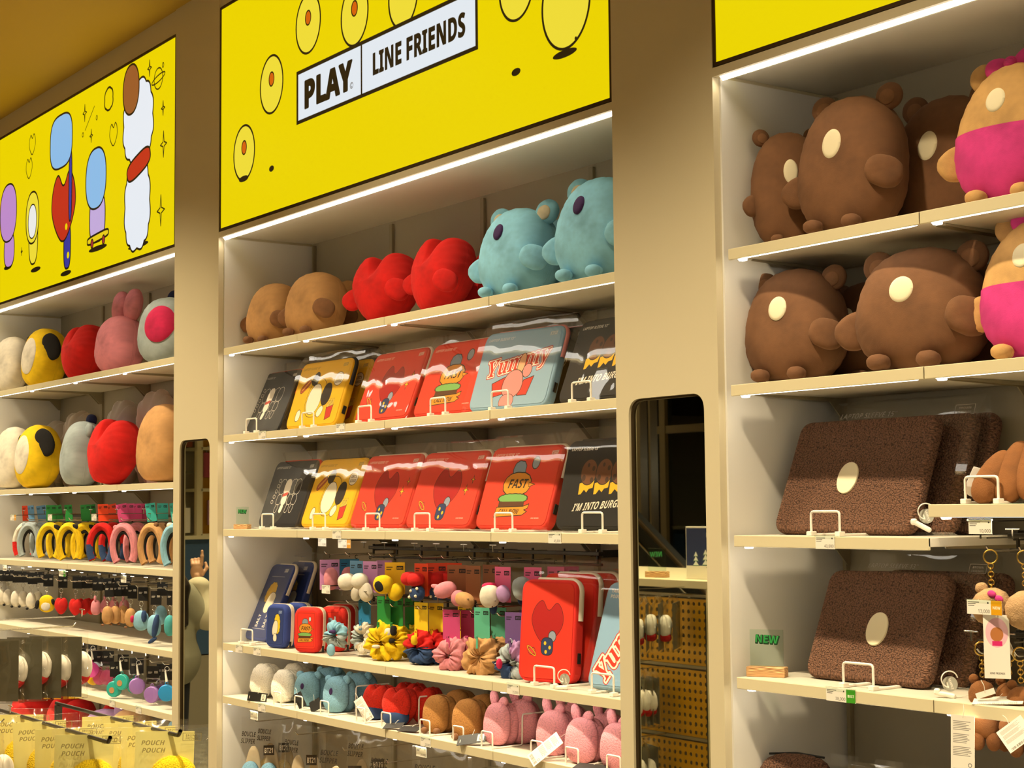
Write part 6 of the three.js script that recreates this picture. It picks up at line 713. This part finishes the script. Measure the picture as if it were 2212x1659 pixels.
{ const t = thing('wall_display', 'far shelf unit with yellow perforated panel, seen in the narrow mirror', 'display stand', null, [-6.25, 0, 2.7]); part(t, 'side_post', rbox(0.05, 2.6, 0.05, 0.003, 1), M.shelf, [0, 1.3, 0.03]); part(t, 'side_post', rbox(0.05, 2.6, 0.05, 0.003, 1), M.shelf, [0, 1.3, 0.9]); part(t, 'yellow_panel', box(0.01, 1.1, 0.84), std(0xc99410, 0.5), [-0.1, 2.05, 0.46]); part(t, 'back_board', box(0.02, 2.6, 2.6), M.wall, [-0.35, 1.3, -0.3]); for (const y of [2.19, 1.86, 1.50]) part(t, 'shelf_board', rbox(0.33, 0.025, 0.84, 0.002, 1), M.shelf, [-0.14, y, 0.46]); for (const y of [2.0, 1.5]) part(t, 'glass_shelf', box(0.33, 0.012, 1.4), M.acryl, [-0.16, y, -0.72]); part(t, 'counter_front', box(0.04, 0.9, 2.4), std(0x3c5878, 0.6), [0.03, 1.02, 0.1]); part(t, 'counter_top', rbox(0.4, 0.03, 2.4, 0.003, 1), M.shelf, [-0.12, 1.485, 0.1]); part(t, 'plinth', box(0.3, 0.56, 2.4), M.wall, [-0.1, 0.28, 0.1]);
  const b = thing('storage_box', 'rust coloured box on the far shelf unit, seen in the narrow mirror', 'box', null, [-6.4, 2.28, 2.5]); part(b, 'body', rbox(0.3, 0.16, 0.36, 0.01), std(0x7a3a1c, 0.7)); part(b, 'lid', rbox(0.31, 0.02, 0.37, 0.005), std(0x5a2a14, 0.7), [0, 0.085, 0]);
  for (const [i, [z, y, c]] of [[2.86, 2.06, 0xb04a58], [2.9, 1.68, 0xb88a9a], [2.62, 1.62, 0xd8d0c0], [2.5, 1.6, 0x4a4438]].entries()) { const g = thing('gift_bag', `${['red', 'mauve', 'white', 'dark grey'][i]} paper bag on the far shelf unit, seen in the narrow mirror`, 'bag', null, [-6.32, y, z], 0.3); part(g, 'body', rbox(0.1, 0.2, 0.12, 0.006), std(c, 0.7)); part(g, 'handle', tube([[0, 0.1, -0.03], [0, 0.15, -0.02], [0, 0.15, 0.02], [0, 0.1, 0.03]], 0.003, 14, 6), M.white); } }

// ---------- person in the aisle, seen in the narrow mirror ----------
function mc(f, c, size, res, mat, parent, name, p) { // a closed field turned into one mesh
  const m = new MarchingCubes(res, mat, false, false, 120000); m.isolation = 0; const h = res / 2; for (let k = 0; k < res; k++) for (let j = 0; j < res; j++) for (let i = 0; i < res; i++) m.field[i + j * res + k * res * res] = -f(c[0] + (i - h) / h * size / 2, c[1] + (j - h) / h * size / 2, c[2] + (k - h) / h * size / 2); m.update();
  const n = m.count, P = new Float32Array(n * 3), N = new Float32Array(n * 3); for (let i = 0; i < n; i++) for (let a = 0; a < 3; a++) { P[i * 3 + a] = c[a] + m.positionArray[i * 3 + a] * size / 2; N[i * 3 + a] = m.normalArray[i * 3 + a]; }
  const g = new THREE.BufferGeometry(); g.setAttribute('position', new THREE.BufferAttribute(P, 3)); g.setAttribute('normal', new THREE.BufferAttribute(N, 3)); g.setAttribute('uv', new THREE.BufferAttribute(new Float32Array(n * 2).map((_, i) => P[(i >> 1) * 3 + (i & 1)]), 2)); return part(parent, name, g, mat, p);
}
const cap = (a, b, ra, rb) => (x, y, z) => { const d = [b[0] - a[0], b[1] - a[1], b[2] - a[2]], l = d[0] * d[0] + d[1] * d[1] + d[2] * d[2] || 1e-9, t = cl(((x - a[0]) * d[0] + (y - a[1]) * d[1] + (z - a[2]) * d[2]) / l); return Math.hypot(x - a[0] - d[0] * t, y - a[1] - d[1] * t, z - a[2] - d[2] * t) - ra - (rb - ra) * t; };
const ell = (c, r) => (x, y, z) => { const q = Math.hypot((x - c[0]) / r[0], (y - c[1]) / r[1], (z - c[2]) / r[2]); return (q - 1) * Math.min(...r); };
const uni = (k, ...fs) => (x, y, z) => { let d = 9; for (const f of fs) { const e = f(x, y, z), h = Math.max(k - Math.abs(d - e), 0) / k; d = Math.min(d, e) - h * h * k / 4; } return d; };
{ const t = thing('person', 'person in grey coat and black trousers, hand raised, seen in the narrow mirror', 'person', null, [-2.40, 0, 0.745], Math.atan2(-0.911, 0.413)); t.scale.setScalar(0.95);
  const sh = 1.31, LS = [0.15, sh, 0], LE = [0.275, 1.20, -0.01], LW = [0.215, 1.40, 0.03], RS = [-0.15, sh, 0], RE = [-0.235, 1.09, -0.02], RW = [-0.24, 0.86, 0.06];
  const body = uni(0.05, cap([0, 0.93, 0], [0, 1.28, 0], 0.12, 0.12), cap(LS, RS, 0.055, 0.055), cap([0, 1.3, 0], [0, 1.46, 0.01], 0.055, 0.05), ell([0, 1.545, 0.025], [0.072, 0.108, 0.09]), ell([0, 1.535, 0.115], [0.012, 0.02, 0.016]), ell([0.074, 1.54, 0.02], [0.012, 0.03, 0.02]), ell([-0.074, 1.54, 0.02], [0.012, 0.03, 0.02]), cap(LS, LE, 0.045, 0.036), cap(LE, LW, 0.036, 0.025), cap(RS, RE, 0.045, 0.036), cap(RE, RW, 0.036, 0.025), cap([0.09, 0.88, 0], [0.095, 0.48, 0.01], 0.08, 0.055), cap([0.095, 0.48, 0.01], [0.095, 0.08, -0.02], 0.055, 0.036), cap([-0.09, 0.88, 0], [-0.1, 0.48, 0.02], 0.08, 0.055), cap([-0.1, 0.48, 0.02], [-0.1, 0.08, 0], 0.055, 0.036));
  mc(body, [0, 0.86, 0.02], 1.78, 120, M.skin, t, 'body');
  const hand = (w, dir, sx) => { const f = [], p = (a, b, c) => [w[0] + sx * a, w[1] + b * dir, w[2] + c]; f.push(ell(p(0, 0.045, 0.008), [0.036, 0.046, 0.016])); [[-0.026, 0.075], [-0.009, 0.085], [0.009, 0.08], [0.025, 0.066]].forEach(([a, l], i) => { const k = p(a, 0.085, 0.01), m = p(a * 1.1, 0.085 + l * (i === 0 ? 0.6 : 0.35), i === 0 ? 0.012 : 0.035), e = p(a * 1.1, 0.085 + l * (i === 0 ? 1.0 : 0.25), i === 0 ? 0.016 : 0.055); f.push(cap(k, m, 0.0095, 0.0085), cap(m, e, 0.0085, 0.007)); }); f.push(cap(p(-0.03, 0.03, 0.012), p(-0.055, 0.065, 0.03), 0.011, 0.0095), cap(p(-0.055, 0.065, 0.03), p(-0.048, 0.092, 0.042), 0.0095, 0.008)); return uni(0.008, cap(w, p(0, 0.02, 0.004), 0.024, 0.024), ...f); };
  mc(hand(LW, 1, -1), [LW[0], LW[1] + 0.08, LW[2] + 0.03], 0.26, 74, M.skin, t, 'hand'); mc(hand(RW, -1, 1), [RW[0], RW[1] - 0.08, RW[2] + 0.03], 0.26, 74, M.skin, t, 'hand');
  mc(uni(0.07, cap([0, 0.99, 0], [0, 1.26, 0], 0.19, 0.155), cap([0.07, 0.97, 0], [0.06, 1.05, 0], 0.17, 0.15), cap([-0.07, 0.97, 0], [-0.06, 1.05, 0], 0.16, 0.15), cap(LS, RS, 0.07, 0.07), cap(LS, [0.245, 1.215, -0.005], 0.072, 0.08), cap(RS, RE, 0.08, 0.075), cap(RE, [-0.24, 0.92, 0.04], 0.07, 0.06), ell([0, 1.38, -0.015], [0.085, 0.06, 0.075])), [0, 1.1, 0], 1.0, 90, M.sweat, t, 'coat');
  mc(uni(0.04, cap([0.26, 1.21, -0.005], LE, 0.07, 0.07), cap(LE, [0.225, 1.365, 0.022], 0.07, 0.05), ell([0.221, 1.378, 0.025], [0.05, 0.022, 0.05])), [0.24, 1.27, 0.01], 0.42, 60, M.sleeve, t, 'sleeve');
  mc(uni(0.04, cap([0.085, 0.9, 0], [0.095, 0.48, 0.01], 0.10, 0.072), cap([0.095, 0.48, 0.01], [0.095, 0.09, -0.015], 0.072, 0.055), cap([-0.085, 0.9, 0], [-0.1, 0.48, 0.02], 0.10, 0.072), cap([-0.1, 0.48, 0.02], [-0.1, 0.09, 0], 0.072, 0.055)), [0, 0.5, 0], 1.06, 84, M.trouser, t, 'trousers');
  const hr = uni(0.05, ell([0, 1.565, -0.005], [0.094, 0.112, 0.098]), cap([0.05, 1.5, -0.055], [0.075, 1.2, -0.09], 0.055, 0.032), cap([-0.05, 1.5, -0.055], [-0.07, 1.2, -0.09], 0.055, 0.034), cap([0, 1.5, -0.06], [0.01, 1.19, -0.115], 0.06, 0.03), cap([0.07, 1.53, -0.02], [0.125, 1.36, -0.07], 0.04, 0.045), cap([0.125, 1.36, -0.07], [0.15, 1.17, -0.11], 0.045, 0.022)), face = ell([0, 1.53, 0.115], [0.066, 0.105, 0.075]);
  mc((x, y, z) => Math.max(hr(x, y, z), -face(x, y, z)), [0, 1.42, -0.02], 0.66, 84, M.hair, t, 'hair');
  for (const [x, z] of [[0.095, 0.0], [-0.1, 0.015]]) mc(uni(0.03, cap([x, 0.05, z - 0.03], [x, 0.04, z + 0.12], 0.046, 0.036), cap([x, 0.05, z - 0.02], [x, 0.12, z - 0.02], 0.048, 0.045)), [x, 0.08, z + 0.04], 0.32, 44, M.blackGloss, t, 'shoe');
  for (const q of [-1, 1]) part(t, 'eye', sph(0.011, 10, 8), M.white, [q * 0.03, 1.555, 0.106]), part(t, 'eyebrow', rbox(0.03, 0.006, 0.006, 0.002, 1), M.hair, [q * 0.03, 1.578, 0.110]); part(t, 'mouth', rbox(0.04, 0.008, 0.008, 0.003, 1), std(0x9a5044, 0.6), [0, 1.488, 0.108]);
}

scene.traverse((o) => { if (o.isMesh) { o.castShadow = true; o.receiveShadow = true; } if (o.isLight && !o.isRectAreaLight) o.castShadow = true; });
renderer.render(scene, camera);
